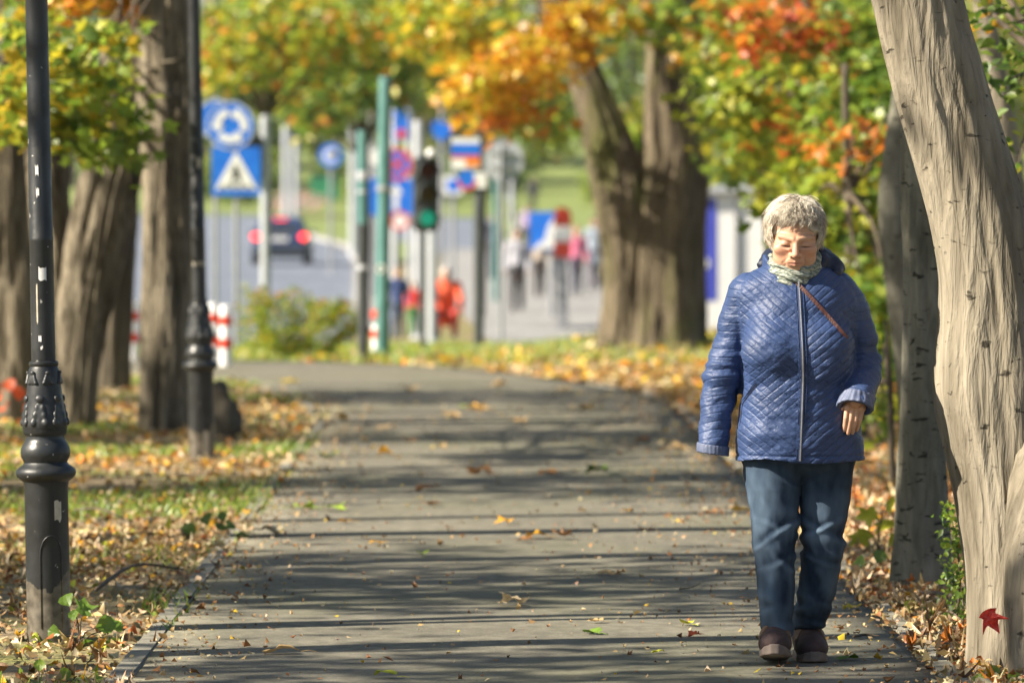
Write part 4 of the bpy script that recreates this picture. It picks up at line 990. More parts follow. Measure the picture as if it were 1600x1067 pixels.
rt, z0, h = post_thing('road_sign', 'blue pentagonal sign on a tall lamp arm near the pale tree', 'road sign', 690, 132, 165, .05, 'galv')
plate(rt, 'blue_plate', [(-.22, .2), (.22, .2), (.22, -.08), (0, -.26), (-.22, -.08)], 'blue', zz(204, 132, z0), -.06)
MB().tube([(0, 0, h - .1), (-.25, 0, h + .15), (-.5, 0, h + .2)], [.04, .035, .03], 10).build('arm', M['galv'], rt, True)
MB().rbox((-.55, 0, h + .18), (.5, .3, .22), .06).build('lamp_head', M['pale'], rt, True)
rt, z0, h = post_thing('road_sign', 'dark pole carrying a white blue and red sign cluster', 'road sign', 748, 74, 130, .04, 'dark')
MB().lathe([(.066, -.1), (.066, 1.9), (.045, 2.05)], 20).build('lower_tube', M['dark'], rt, True)
p = plate(rt, 'panel', rect(.37, .40), 'white', zz(240, 74, z0), -.06); p.location.x = -.17
MB().prism(rect(.37, .15, (0, .05)), -.006, -.001).build('blue_band', M['blue'], p)
MB().prism(rect(.37, .035, (0, -.045)), -.006, -.001).build('red_line', M['red'], p)
MB().prism(rect(.18, .10, (.09, -.12)), -.006, -.001).build('orange_field', M['orange'], p)
p = plate(rt, 'round_plate', disc(.13), 'blue', zz(282, 74, z0), -.06); p.location.x = -.15
MB().prism(ring(.09, .13, PI, 2 * PI, 20), -.006, -.001).build('red_ring', M['red'], p)
p = plate(rt, 'white_plate', rect(.16, .2), 'white', zz(282, 74, z0), -.062); p.location.x = .02
# round sign seen from behind
rt, z0, h = post_thing('road_sign', 'round sign seen from its pale grey back on a slim grey pole', 'road sign', 783, 79, 226, .03, 'galv')
MB().prism(disc(.30), .04, .052).build('plate_back', M['pale'], rt).location = (.02, 0, zz(250, 79, z0))
MB().prism(ring(.275, .30, 0, 2 * PI * .999, 40), .030, .039).build('rim', M['galv'], rt).location = (.02, 0, zz(250, 79, z0))
for dz in (-.1, .1): MB().box((.02, .01, zz(250, 79, z0) + dz), (.3, .05, .03)).build('bracket', M['galv'], rt)
rt, z0, h = post_thing('pole', 'thin teal pole behind the sign with the grey back', 'pole', 774, 128, 262, .06, 'teal')
rt, z0, h = post_thing('road_sign', 'blue and white square sign beside the red and white post', 'road sign', 862, 112, 330, .06, 'galv')
p = plate(rt, 'blue_plate', rect(.52, .74), 'blue', zz(361, 112, z0), -.09); p.location.x = -.17
MB().prism([(-.02, -.34), (.22, -.34), (.22, .28), (.1, .1)], -.006, -.001).build('white_field', M['white'], p)
MB().prism([(-.2, -.36), (-.02, -.36), (.05, -.22), (-.05, -.2)], -.008, -.001).build('white_stripe', M['white'], p)
x = xa(879, 100); z0 = float(tz(x, 100)); rt = empty('marker_post', (x, 100, z0), label='pale post with a rounded red and white head among the pedestrians', cat='post')
MB().rbox((0, 0, zz(460, 100, z0) - .1), (.17, .12, 1.5), .03).build('post', M['galv'], rt)
hh = zz(362, 100, z0)
MB().prism([(-.15, .1), (.15, .1), (.15, .28), (.12, .37), (.05, .42), (-.05, .42), (-.12, .37), (-.15, .28)], -.09, .09).build('red_cap', M['red'], rt).location = (0, 0, hh)
MB().box((0, 0, 0), (.31, .19, .27)).build('white_band', M['white'], rt).location = (0, 0, hh - .04)
MB().box((0, 0, 0), (.30, .18, .26)).build('red_band', M['red'], rt).location = (0, 0, hh - .31)
rt, z0, h = post_thing('road_sign', 'small blue round sign in the distance above the green container', 'road sign', 517, 160, 222, .05, 'galv')
p = plate(rt, 'round_plate', disc(.33), 'blue', zz(243, 160, z0), -.07); MB().prism(ring(.1, .2, .3, 5.6, 24), -.006, -.001).build('arrow', M['white'], p)
rt, z0, h = post_thing('road_sign', 'small red and blue disc glimpsed between the trunks', 'road sign', 227, 120, 238, .04, 'galv')
p = plate(rt, 'round_plate', disc(.28), 'blue', zz(262, 120, z0), -.07); MB().prism(ring(.18, .28, 0, 2 * PI * .999, 30), -.006, -.001).build('red_ring', M['red'], p)
for px, d, tp in ((447, 210, 190), (462, 230, 215), (552, 190, 178)):
    post_thing('pole', {447: 'pale far pole right of the side-on signal', 462: 'thin far pole near the flower bed', 552: 'pale far pole under the dark green tree'}[px], 'pole', px, d, tp, .13, 'pale')

# green container, flower bed, kiosk
M['green'] = surf('green_paint', (.02, .22, .10), (.03, .27, .13), 3, .5)
x = xa(509, 330); z0 = float(tz(x, 330)); rt = empty('container', (x, 330, z0), label='bright green bottle bank far down the street', cat='container')
MB().rbox((0, 0, .8), (1.7, 1.3, 1.5), .12).build('body', M['green'], rt); MB().rbox((0, 0, 1.62), (1.78, 1.38, .16), .06).build('lid', M['dark'], rt)
for s in (-.45, .45): MB().cyl((s, -.66, 1.15), (s, -.69, 1.15), .14, 16).build('hole', M['black'], rt)
rng = np.random.default_rng(91)
n = 1500; x = rng.normal(xa(462, 322), 1.0, n).clip(xa(425, 322), xa(502, 322)); y = rng.uniform(308, 336, n); pos = np.stack([x, y, tz(x, y) + rng.uniform(.05, .55, n)], -1)
pal = np.array([(.75, .70, .68), (.70, .25, .28), (.62, .10, .08), (.14, .2, .05)]); colr = pal[rng.choice(4, n, p=[.4, .25, .12, .23])]
v, f, c = leaf_arrays(rng, pos, rng.uniform(.12, .24, n), colr, DIAM, .3); mesh_obj('flower_bed', v, f, LEAF, None, False, c, kind='stuff', label='pink and white flower bed at the far end of the road')
M['kiosk'] = surf('kiosk_white', (.74, .74, .73), (.8, .8, .79), 3, .6); M['kblue'] = surf('kiosk_blue', (.045, .06, .42), (.06, .08, .5), 3, .5)
d = 104; x0 = xa(1090, d); z0 = float(tz(x0, d)); rt = empty('kiosk', (xa(1150, d), d, z0), label='pale kiosk with a blue side panel behind the massive forked trunk', cat='kiosk')
MB().box((.12, 1.2, 1.22), (1.28, 2.4, 2.44)).build('wall', M['kiosk'], rt); MB().rbox((0, 1.2, 2.52), (1.75, 2.7, .16), .04).build('roof', M['pale'], rt)
MB().box((-.62, 1.0, 1.35), (.19, 1.9, 2.15)).build('door_frame', M['dark'], rt)
p = MB().box((-.60, .02, 1.45), (.50, .06, 1.85)).build('blue_panel', M['kblue'], rt); MB().prism(disc(.12, 20), -.02, -.012).build('white_mark', M['white'], p).location = (-.6, .0, 1.2)
MB().box((.0, -.03, 1.2), (.05, .05, 2.3)).build('corner_post', M['galv'], rt)

# ------------------------------------------------------------------ the car
M['carpaint'] = surf('navy_car_paint', (.025, .045, .11), (.03, .055, .13), 2, .25); M['carglass'] = surf('car_glass', (.02, .025, .03), (.03, .035, .04), 2, .08)
M['taillamp'] = glow('lit_tail_lamp', (.9, .03, .02), 1.5); M['alloy'] = surf('alloy', (.4, .4, .42), None, 5, .35, metallic=.7)
d = 175; x = xa(437, d); z0 = float(tz(x, d)) + .055; rt = empty('car', (x, d, z0), label='dark hatchback with lit brake lights driving away', cat='car')
def car_sdf(P):
    X = np.abs(P[..., 0]); Y = P[..., 1]; Z = P[..., 2]; Q = np.stack([X, Y, Z], -1)
    low = rbox_sdf(Q, (0, 2.1, .58), (.88 - .05, 2.1, .36), .16)
    low = smax(low, (X - (.90 - .10 * np.clip((Z - .5) / .5, 0, 1))), .05)
    roofy = np.clip((Z - .9) / .55, 0, 1)
    gh = np.maximum(np.maximum(X - (.80 - .20 * roofy), (.12 + .35 * roofy) - Y), Y - (3.2 - 1.05 * roofy)); gh = smax(gh, np.maximum(Z - 1.46, .7 - Z), .12)
    body = smin(low, gh, .06)
    for yc in (.75, 3.35): body = smax(body, -(np.maximum(np.hypot(Y - yc, Z - .31) - .37, .62 - X)), .02)
    return body
v, q = nets(car_sdf, (-1.1, -.2, .05), (1.1, 4.5, 1.7), .035); mesh_obj('body', v, q, M['carpaint'], rt)
MB().add([(-.62, .19, .98), (.62, .19, .98), (.50, .455, 1.36), (-.50, .455, 1.36), (-.62, .165, .99), (.62, .165, .99), (.50, .43, 1.375), (-.50, .43, 1.375)], [(4, 5, 6, 7), (0, 3, 2, 1), (0, 1, 5, 4), (1, 2, 6, 5), (2, 3, 7, 6), (3, 0, 4, 7)]).build('rear_window', M['carglass'], rt)
for s in (-1, 1):
    MB().rbox((s * .73, .0, .86), (.24, .12, .20), .05).build('tail_light', M['taillamp'], rt, True)
    MB().add([(s * .775, .75, .98), (s * .775, 2.5, .98), (s * .655, 2.2, 1.34), (s * .655, .85, 1.34), (s * .80, .75, .98), (s * .80, 2.5, .98), (s * .68, 2.2, 1.34), (s * .68, .85, 1.34)], [(4, 5, 6, 7), (0, 3, 2, 1), (0, 1, 5, 4), (1, 2, 6, 5), (2, 3, 7, 6), (3, 0, 4, 7)]).build('side_window', M['carglass'], rt)
    MB().rbox((s * .95, 2.45, 1.0), (.18, .12, .13), .04).build('mirror', M['carpaint'], rt, True)
    for yc in (.75, 3.35):
        w_ = MB().tube([(s * .68, yc, .31), (s * .70, yc, .31), (s * .86, yc, .31), (s * .88, yc, .31)], [.27, .315, .315, .27], 24).build('wheel', M['rubber'], rt, True)
        MB().cyl((s * .88, yc, .31), (s * .892, yc, .31), .2, 20).build('rim', M['alloy'], w_, True)
MB().rbox((0, -.03, .42), (1.66, .2, .2), .06).build('bumper', M['dark'], rt, True)
MB().box((0, -.03, .79), (.52, .03, .12)).build('licence_plate', M['white'], rt); MB().rbox((0, .02, .93), (.6, .1, .04), .01).build('boot_trim', M['galv'], rt)
MB().box((0, .36, 1.40), (.4, .05, .035)).build('high_brake_light', M['taillamp'], rt)

# ------------------------------------------------------------------ bush
rng = np.random.default_rng(55); bp_ = np.array([xa(455, 63.6), 63.6, float(tz(-2.4, 63.6))]); bush = empty('bush', bp_, label='rounded yellow green bush with reddish tips in the path bend', cat='bush')
for k in range(9):
    a = rng.uniform(0, 2 * PI); P, R = smooth_path([(rng.normal(0, .1), rng.normal(0, .08), -.02), (.2 * math.cos(a), .15 * math.sin(a), .3), (.45 * math.cos(a), .3 * math.sin(a), .55)], [.012, .008, .003], 7); v, f = tube_np(P, R, 5); mesh_obj('stem', v, f, M['twig'], bush)
n = 5200; q = rng.normal(size=(n, 3)); q /= np.linalg.norm(q, axis=1)[:, None]; q *= rng.uniform(.35, 1, n)[:, None] ** .5
pos = q * np.array([.70, .5, .36]) + np.array([0, 0, .32]); pos += .13 * np.stack([fbm(pos * 3.5, 2, s) for s in (1, 2, 3)], -1); pos[:, 2] *= 1 + .35 * vnoise(pos * np.array([2.2, 2.2, 0]), 6)
pos[:, 0] += .07; pos = pos[pos[:, 2] > 0.01]; c = palette(rng, len(pos), [('ygreen', 4), ('lgreen', 3), ('green', 2), ('gold', 1)])
tip = (pos[:, 2] > .62) & (rng.uniform(size=len(pos)) < .12); c[tip] = palette(rng, tip.sum(), [('rust', 2), ('gold', 2), ('red', 1)])
v, f, c = leaf_arrays(rng, pos, rng.uniform(.035, .065, len(pos)), c, OVAL, .3, .3); mesh_obj('foliage', v, f, LEAF, bush, False, c, kind='stuff')

# ------------------------------------------------------------------ people in the distance
M['skin_far'] = surf('far_skin', (.42, .25, .18), (.48, .29, .21), 8, .6)
def cloth(name, c): return surf(name, tint(c, .85), tint(c, 1.1), 7, .8, .3, 30)
def pedestrian(label, px, d, h, top, legs, hair=(.05, .035, .025), stride=.18, turn=0.0, coat=.50, wide=1.0, arm=0.0, crouch=False):
    x = xa(px, d); rt0 = (x, d, float(tz(x, d)) + .1); s = h / 1.7; hz = .022 * s if s > .5 else .02
    if crouch:
        hip = (0, .12, .42); nk = (0, -.10, .98); hd = (0, -.20, 1.12); kn = [(-.16, -.22, .46), (.16, -.20, .44)]; ft = [(-.15, -.06, .06), (.15, .02, .06)]
    else:
        hip = (0, 0, .90); nk = (0, -.01, 1.42); hd = (0, -.03, 1.58); kn = [(-.09, -stride * .6, .49), (.09, stride * .3, .49)]; ft = [(-.09, -stride, .07), (.09, stride, .09)]
    w_ = wide; sh = [(-.18 * w_, 0 + nk[1], nk[2] - .05), (.18 * w_, nk[1], nk[2] - .05)]
    el_ = [(q[0] + .07 * (-1 if q[0] < 0 else 1), q[1] + .05 - arm * .2, q[2] - .27) for q in sh]; hn = [(q[0] + .0, q[1] - .12 - arm * .15, q[2] - .23 + arm * .1) for q in el_]
    def body(P):
        r = smin(ell(P, hd, (.085, .105, .125)), rc(P, nk, hd, .055, .05), .03)
        r = smin(r, rc(P, (0, 0, nk[2] - .1), hip, .10, .11), .05)
        for i in (0, 1): r = smin(r, chain(P, [sh[i], el_[i], hn[i]], [.045, .035, .03]), .02); r = smin(r, ell(P, np.array(hn[i]) + (0, -.01, -.05), (.03, .04, .06)), .02); r = smin(r, chain(P, [hip, kn[i], ft[i]], [.07, .05, .04]), .03)
        return smin(r, ell(P, np.array(hd) + (0, -.11, -.01), (.014, .02, .025)), .012)
    def jacket(P):
        b = np.array(hip) + (0, 0, -.9 + coat + .4 if not crouch else -.05)
        r = smin(rc(P, (0, nk[1] + .01, nk[2] - .14), b, .15 * w_, .165 * w_, (1, .72, 1)), rc(P, sh[0], sh[1], .075, .075), .07)
        for i in (0, 1): r = smin(r, chain(P, [sh[i], el_[i], hn[i]], [.075, .062, .05]), .03)
        return smin(r, rc(P, (0, nk[1], nk[2] - .02), (0, nk[1], nk[2] + .05), .075, .07), .03) + .006 * vnoise(P * 18, 3)
    def trousers(P):
        r = ell(P, hip, (.16, .13, .13))
        for i in (0, 1): r = smin(r, chain(P, [np.array(hip) + ((-.08, .08)[i], 0, -.03), kn[i], ft[i]], [.095, .072, .058]), .03)
        return r + .004 * vnoise(P * 16, 5)
    lo, hi = np.array((-.5, -.55, -.05)), np.array((.5, .5, 1.78)); g = hz / s
    v, q = nets(body, lo, hi, g); rt = mesh_obj('person', v * s, q, M['skin_far'], None, label=label, cat='person'); rt.location = rt0; rt.rotation_euler = (0, 0, turn)
    v, q = nets(jacket, lo, hi, g); mesh_obj('jacket', v * s, q, cloth('cloth_top', top), rt)
    v, q = nets(trousers, lo, hi, g); mesh_obj('trousers', v * s, q, cloth('cloth_legs', legs), rt)
    v, q = nets(lambda P: smax(ell(P, np.array(hd) + (0, .02, .03), (.10, .115, .115)), -ell(P, np.array(hd) + (0, -.13, -.05), (.085, .085, .12)), .02) + .008 * vnoise(P * 30, 2), lo, hi, g); mesh_obj('hair', v * s, q, cloth('hair_far', hair), rt)
    for i in (0, 1):
        c = np.array(ft[i]); v, q = nets(lambda P: np.maximum(smin(ell(P, c + (0, -.07, -.02), (.05, .12, .055)), ell(P, c + (0, .02, 0), (.045, .06, .07)), .03), -P[..., 2]), c - .25, c + .25, g); mesh_obj('shoe', v * s, q, M['black'], rt)
    return rt
pedestrian('pedestrian in white top and dark trousers walking on the pale pavement', 808, 117, 1.69, (.40, .40, .45), (.03, .03, .035), stride=.2, wide=.95)
pedestrian('pedestrian in pale beige top left of the red and white post', 843, 132, 1.52, (.40, .33, .27), (.035, .03, .03), stride=.15, hair=(.16, .09, .05))
pedestrian('pedestrian in pink jacket right of the red and white post', 901, 134, 1.56, (.55, .14, .24), (.05, .055, .09), stride=.12, hair=(.4, .15, .15))
pedestrian('pedestrian in pale blue beside the massive forked trunk', 929, 138, 1.74, (.30, .35, .42), (.07, .06, .09), stride=.12, coat=.3)
pedestrian('small dark figure far up the pavement', 833, 312, 1.75, (.03, .03, .05), (.02, .02, .03))
pedestrian('distant figure in dull blue below the grey sign back', 799, 292, 1.7, (.12, .14, .25), (.05, .05, .08), turn=2)
pedestrian('small person in navy jacket and jeans by the teal mast', 621, 91.5, 1.12, (.03, .05, .16), (.07, .10, .2), hair=(.22, .12, .05), stride=.1)
pedestrian('small person in red top and green trousers next to the navy one', 646, 93.5, .88, (.62, .05, .04), (.03, .22, .07), hair=(.35, .25, .16), stride=.08)
pedestrian('crouching person in a bright orange red jacket near the dark sign pole', 697, 92.5, 1.55, (.80, .12, .05), (.55, .06, .05), hair=(.45, .40, .36), crouch=True, arm=.8, wide=1.1)

pedestrian('pedestrian in dark coat half hidden by the grey sign pole', 772, 150, 1.72, (.05, .05, .08), (.04, .04, .06), stride=.14, coat=.3)
pedestrian('pedestrian in grey jacket beside the marker post', 866, 150, 1.66, (.22, .22, .25), (.06, .07, .11), hair=(.3, .2, .12))
pedestrian('pedestrian in lilac top far along the pavement', 824, 205, 1.66, (.38, .30, .48), (.06, .06, .09))
for px, d, tp, r, m, lb in ((582, 130, 150, .07, 'galv', 'grey far pole left of the teal mast'), (640, 140, 160, .07, 'pale', 'pale far pole behind the no stopping sign'), (708, 150, 225, .06, 'galv', 'thin grey pole behind the sign cluster'), (800, 140, 240, .05, 'pale', 'thin pale pole right of the grey sign back')):
    post_thing('pole', lb, 'pole', px, d, tp, r, m)
rt, z0, h = post_thing('road_sign', 'small white and blue plate between the sign cluster and traffic light', 'road sign', 708, 128, 262, .05, 'galv')
p = plate(rt, 'white_plate', rect(.42, .42), 'white', zz(290, 128, z0), -.06); MB().prism(disc(.15, 20), -.006, -.001).build('blue_disc', M['blue'], p)
# ------------------------------------------------------------------ the woman on the path (faces -Y)
WX, WY = xa(1237, 20.0), 20.0
HO = np.array([.008, -.055, 1.478]); HA = math.radians(14); HT = math.radians(2.0)
_ca, _sa = math.cos(HA), math.sin(HA)
RX = np.array([[1, 0, 0], [0, _ca, -_sa], [0, _sa, _ca]]); RY = np.array([[math.cos(HT), 0, math.sin(HT)], [0, 1, 0], [-math.sin(HT), 0, math.cos(HT)]])
RH = RY @ RX                      # head frame -> body frame
def to_head(P): return (P - HO) @ RH
def from_head(p): return np.asarray(p) @ RH.T + HO
def head_sdf(H):
    H = H / np.array([1.10, 1.04, .985])
    X = np.abs(H[..., 0]); Q = np.stack([X, H[..., 1], H[..., 2]], -1)
    d = ell(H, (0, .018, .038), (.076, .094, .088))
    d = smin(d, ell(H, (0, -.028, -.030), (.0655, .066, .082)), .03)
    d = smin(d, ell(Q, (.031, -.040, -.066), (.033, .040, .038)), .025)      # cheeks and jowls
    d = smin(d, ell(H, (0, -.070, -.100), (.026, .022, .020)), .022)         # chin
    d = smin(d, ell(H, (0, -.030, -.108), (.042, .050, .030)), .03)          # soft under-chin
    d = smin(d, ell(Q, (.044, -.068, -.024), (.024, .020, .020)), .018)      # cheekbones
    d = smin(d, rc(Q, (.008, -.090, .016), (.050, -.070, .020), .009, .007), .014)   # brow ridge
    d = smax(d, -ell(Q, (.031, -.103, -.004), (.018, .017, .013)), .009)     # eye sockets
    d = smin(d, ell(Q, (.032, -.0770, -.004), (.0165, .0145, .0135)), .004)    # lowered lids over the eyes
    d = smax(d, -rc(Q, (.016, -.0965, -.0100), (.047, -.0870, -.0085), .0026, .0020), .0022)    # lash crease
    d = smin(d, rc(Q, (.020, -.090, -.022), (.044, -.080, -.021), .005, .004), .006)   # bags
    d = smin(d, rc(H, (0, -.092, .010), (0, -.113, -.034), .0078, .0120), .008)
    d = smin(d, ell(Q, (.0125, -.100, -.038), (.0088, .0110, .0082)), .005)
    d = smax(d, -ell(Q, (.0068, -.110, -.0475), (.0035, .006, .003)), .002)
    d = smin(d, ell(H, (0, -.088, -.064), (.028, .014, .020)), .014)         # muzzle
    d = smax(d, -rc(Q, (.019, -.104, -.036), (.038, -.086, -.072), .0030, .0022), .006)  # nasolabial fold
    d = smax(d, -rc(Q, (.030, -.090, -.076), (.033, -.078, -.098), .0022, .0018), .006)  # marionette line
    d = smin(d, rc(Q, (0, -.1000, -.0620), (.020, -.0905, -.0670), .0046, .0020), .004)
    d = smin(d, rc(Q, (0, -.0985, -.0745), (.017, -.0900, -.0715), .0056, .0026), .004)
    d = smax(d, -rc(Q, (0, -.1060, -.0685), (.022, -.0935, -.0695), .0016, .0012), .002)
    d = smax(d, -rc(Q, (.0045, -.104, .012), (.0055, -.100, .030), .0016, .0012), .004)     # frown lines
    for z in (.040, .052): d = smax(d, -rc(Q, (0, -.099, z), (.035, -.089, z + .003), .0010, .0008), .004)
    d = smin(d, ell(Q, (.078, .012, -.008), (.010, .020, .031)), .008)
    return smin(d, rc(H, (0, .018, -.06), (0, .050, -.19), .056, .062), .03)
def arm(P, s, sh, el_, wr, r): return chain(P, [sh, el_, wr], r)
SHL, ELL_, WRL = (-.150, .015, 1.272), (-.226, .035, 1.03), (-.274, -.015, .765)
SHR, ELR, WRR = (.160, .010, 1.280), (.250, .030, 1.045), (.212, -.155, .915)
LEGL = [(-.062, .0, .74), (-.062, -.045, .44), (-.055, -.06, .12)]
LEGR = [(.118, .01, .74), (.108, .02, .44), (.062, .13, .13)]
def hand_sdf(P, o, ax, out, th=1.0):
    """o wrist, ax finger direction, out: sideways from little finger to thumb"""
    ax = np.array(ax, float); ax /= np.linalg.norm(ax); out = np.array(out, float); out -= ax * out.dot(ax); out /= np.linalg.norm(out); nn = -np.cross(out, ax)
    def w(a, b, c): return np.array(o) + ax * a + out * b + nn * c
    d = smin(rc(P, w(-.012, 0, 0), w(.0, 0, 0), .024, .024), smin(rc(P, w(.03, .018, 0), w(.075, .024, 0), .016, .015), rc(P, w(.03, -.016, 0), w(.070, -.024, 0), .016, .014), .02), .02); d = smin(d, rc(P, w(.01, 0, 0), w(.072, 0, 0), .015, .0135), .01)
    for k, (b, L1, r) in enumerate([(.0270, .070, .0096), (.0090, .078, .0098), (-.0090, .072, .0094), (-.0262, .058, .0084)]):
        bs = w(.078 - .003 * abs(k - 1), b, 0); m1 = w(.078 + L1 * .50, b * .94, .010 + .002 * k); m2 = w(.078 + L1 * .80, b * .86, .026 + .003 * k); m3 = w(.078 + L1 * .97, b * .82, .038 + .003 * k)
        d = smin(d, chain(P, [bs, m1, m2, m3], [r * 1.0, r * .92, r * .86, r * .74]), .0012)
    d = smin(d, chain(P, [w(.015, .026, .004), w(.048, .026 + .020 * th, .010), w(.078, .026 + .016 * th, .014)], [.012, .0105, .0085]), .006)
    return d
# fingertips point down and forward out of the cuff; the thumb lies towards her body
def hand_r(P): return hand_sdf(P, (.2220, -.120, .956), (-.16, -.44, -1), (-1, -.12, 0))
def hand_l(P): return hand_sdf(P, (-.264, .008, .885), (-.06, -.13, -1), (.3, -1, 0), .1)
def body_sdf(P):
    d = smin(rc(P, (.01, .02, 1.24), (.02, .01, .95), .11, .13, (1.25, .8, 1)), rc(P, (.01, .03, 1.24), (.008, .0, 1.40), .09, .055), .06)
    d = smin(d, ell(P, (.025, .01, .80), (.17, .13, .13)), .06)
    for (a, b, c) in ((SHL, ELL_, WRL), (SHR, ELR, WRR)): d = smin(d, chain(P, [a, b, c], [.05, .04, .03]), .03)
    for l in (LEGL, LEGR): d = smin(d, chain(P, l + [(l[2][0], l[2][1], .06)], [.075, .055, .04, .038]), .04)
    return d
parts = []
parts.append(nets(body_sdf, (-.42, -.3, -.02), (.42, .3, 1.45), .014))
v, q = nets(lambda P: np.maximum(head_sdf(to_head(P)), 1.285 - P[..., 2]), (-.11, -.20, 1.28), (.13, .10, 1.64), .0022); parts.append((v, q)); nh = (len(parts[0][0]), len(parts[0][0]) + len(v))
parts.append(nets(hand_r, (.10, -.29, .74), (.30, -.09, .99), .0024)); parts.append(nets(hand_l, (-.36, -.12, .70), (-.19, .10, .95), .004))
V = np.vstack([p[0] for p in parts]); off = np.cumsum([0] + [len(p[0]) for p in parts[:-1]]); Q = np.vstack([p[1] + o for p, o in zip(parts, off)])
base_skin = np.array([.54, .305, .195]); col = np.tile(base_skin, (len(V), 1)); col *= (1 + .10 * fbm(V * 45, 2, 3))[:, None]
H = to_head(V) / np.array([1.10, 1.04, .985]); hx = np.abs(H[:, 0]); isf = np.zeros(len(V), bool); isf[nh[0]:nh[1]] = True
def blend(mask, c): 
    global col
    mask = (mask * isf)[:, None]; col = col * (1 - mask) + np.array(c) * mask
g2 = lambda a, b, sa, sb: np.exp(-((a / sa) ** 2 + (b / sb) ** 2))
blend(.45 * g2(hx - .042, H[:, 2] + .035, .022, .022) + .4 * g2(hx, H[:, 2] + .036, .015, .014), (.60, .24, .155))     # rosy cheeks and nose
blend(.75 * np.clip(g2(hx, H[:, 2] + .0675, .021, .0075) * (H[:, 1] < -.08), 0, 1), (.50, .185, .145))
blend(1.0 * np.clip(1.3 * g2(hx - .0315, H[:, 2] + .0098, .018, .0026) * (H[:, 1] < -.07), 0, 1), (.07, .04, .03))   # lash line
blend(.7 * g2(hx - .031, H[:, 2] - .0225 + 6 * (hx - .03) ** 2, .018, .0035) * (H[:, 1] < -.06), (.27, .18, .12))       # pale brows
for (cx_, cz_, sx_, sz_, am_) in [(.0, .042, .04, .0012, .35), (.0, .053, .04, .0012, .3), (.006, .020, .0014, .010, .5), (.052, -.010, .010, .0012, .4), (.052, -.004, .010, .0012, .35), (.034, -.022, .014, .0016, .45), (.032, -.062, .0022, .020, .45), (.035, -.090, .002, .012, .4)]:
    blend(am_ * g2(hx - cx_, H[:, 2] - cz_, sx_, sz_) * (H[:, 1] < -.05), (.27, .12, .075))       # wrinkle and under-eye shade darkened into the skin colour
blend(.5 * g2(hx - .031, H[:, 2] - .006, .016, .006) * (H[:, 1] < -.06), (.40, .20, .13))
blend(.7 * g2(hx, H[:, 2] + .0688, .020, .0012) * (H[:, 1] < -.085), (.12, .04, .035))
M['skin'] = surf('skin', (.94, .94, .94), (1.0, 1.0, 1.0), 60, .48, .25, 320, attr=True, dist=.002)
M['skin'].node_tree.nodes['Principled BSDF'].inputs['Subsurface Weight'].default_value = .12
M['skin'].node_tree.nodes['Principled BSDF'].inputs['Subsurface Radius'].default_value = (.012, .005, .003)
woman = mesh_obj('person', V, Q, M['skin'], None, True, np.clip(col, 0, 1), label='elderly person with short grey hair in a blue quilted jacket walking on the path', cat='person')
woman.location = (WX, WY, 0.0)

# --- jacket
JZ = np.array([.66, .70, .74, .80, .88, .97, 1.04, 1.10, 1.17, 1.24, 1.29, 1.33, 1.365, 1.40, 1.45])
JA = np.array([.229, .228, .225, .219, .206, .196, .196, .199, .196, .190, .176, .150, .112, .084, .078])
JC = np.array([.030, .029, .028, .027, .026, .026, .024, .022, .018, .014, .012, .010, .008, .006, .006])
JF = np.array([.168, .170, .176, .184, .190, .188, .192, .195, .184, .160, .138, .118, .104, .095, .09])
JB = np.array([.150, .150, .148, .146, .140, .135, .134, .136, .138, .136, .128, .112, .096, .085, .08])
def jtab(z, T): return np.interp(z, JZ, T)
def torso(P):
    z = P[..., 2]; a = jtab(z, JA); x = (P[..., 0] - jtab(z, JC)) / a; y = P[..., 1] - .005; b = np.where(y < 0, jtab(z, JF), jtab(z, JB)); y = y / b
    r = (np.abs(x) ** 2.35 + np.abs(y) ** 2.35 + 1e-12) ** (1 / 2.35)
    return (r - 1) * np.minimum(a, b) * .9
def sleeveL(P): return chain(P, [SHL, (-.190, .03, 1.17), ELL_, (-.262, .01, .87), (-.275, -.018, .745), (-.276, -.019, .66)], [.072, .070, .067, .062, .0535, .053])
def sleeveR(P): return chain(P, [SHR, (.214, .02, 1.17), ELR, (.240, -.06, .985), (.219, -.135, .925), (.212, -.172, .875)], [.070, .064, .062, .060, .057, .058])
def jacket_core(P):
    d = torso(P)
    d = smin(d, smin(ell(P, (-.075, -.125, 1.085), (.10, .075, .095)), ell(P, (.105, -.125, 1.085), (.10, .075, .095)), .05), .05)
    return d
CUTR = (np.array([.210, -.150, .895]), np.array([-.12, -.50, -1.0]) / np.linalg.norm([-.12, -.50, -1.0]))
def jacket_sdf(P):
    d = np.maximum(jacket_core(P), np.maximum(.702 - .006 * np.sin(P[..., 0] * 17) - P[..., 2], P[..., 2] - 1.352 - .40 * (P[..., 1] + .12)))
    sl = np.maximum(sleeveL(P), .728 - .15 * (P[..., 0] + .275) - P[..., 2]); sl = np.maximum(sl, -np.maximum(chain(P, [(-.272, -.01, .78), (-.278, -.02, .66)], [.046, .046]), P[..., 2] - .79))
    sr = np.maximum(sleeveR(P), (P - CUTR[0]) @ CUTR[1] - .004); sr = np.maximum(sr, -chain(P, [(.222, -.128, .935), (.205, -.185, .85)], [.040, .048]))
    d = smin(d, sl, .014 + .075 * np.clip((P[..., 2] - 1.12) / .15, 0, 1)); d = smin(d, sr, .014 + .075 * np.clip((P[..., 2] - 1.12) / .15, 0, 1))
    neck = rc(P, (.006, .01, 1.28), (.006, -.02, 1.50), .076, .094, (1, .98, 1))
    return smax(d, -neck, .008)
V, Q = nets(jacket_sdf, (-.37, -.26, .67), (.35, .20, 1.44), .0042)
N_ = vnormals(V, Q)
tL = chain(V, [SHL, ELL_, WRL], [.06, .06, .055]); tR = chain(V, [SHR, ELR, WRR], [.06, .06, .055]); tt = jacket_core(V)
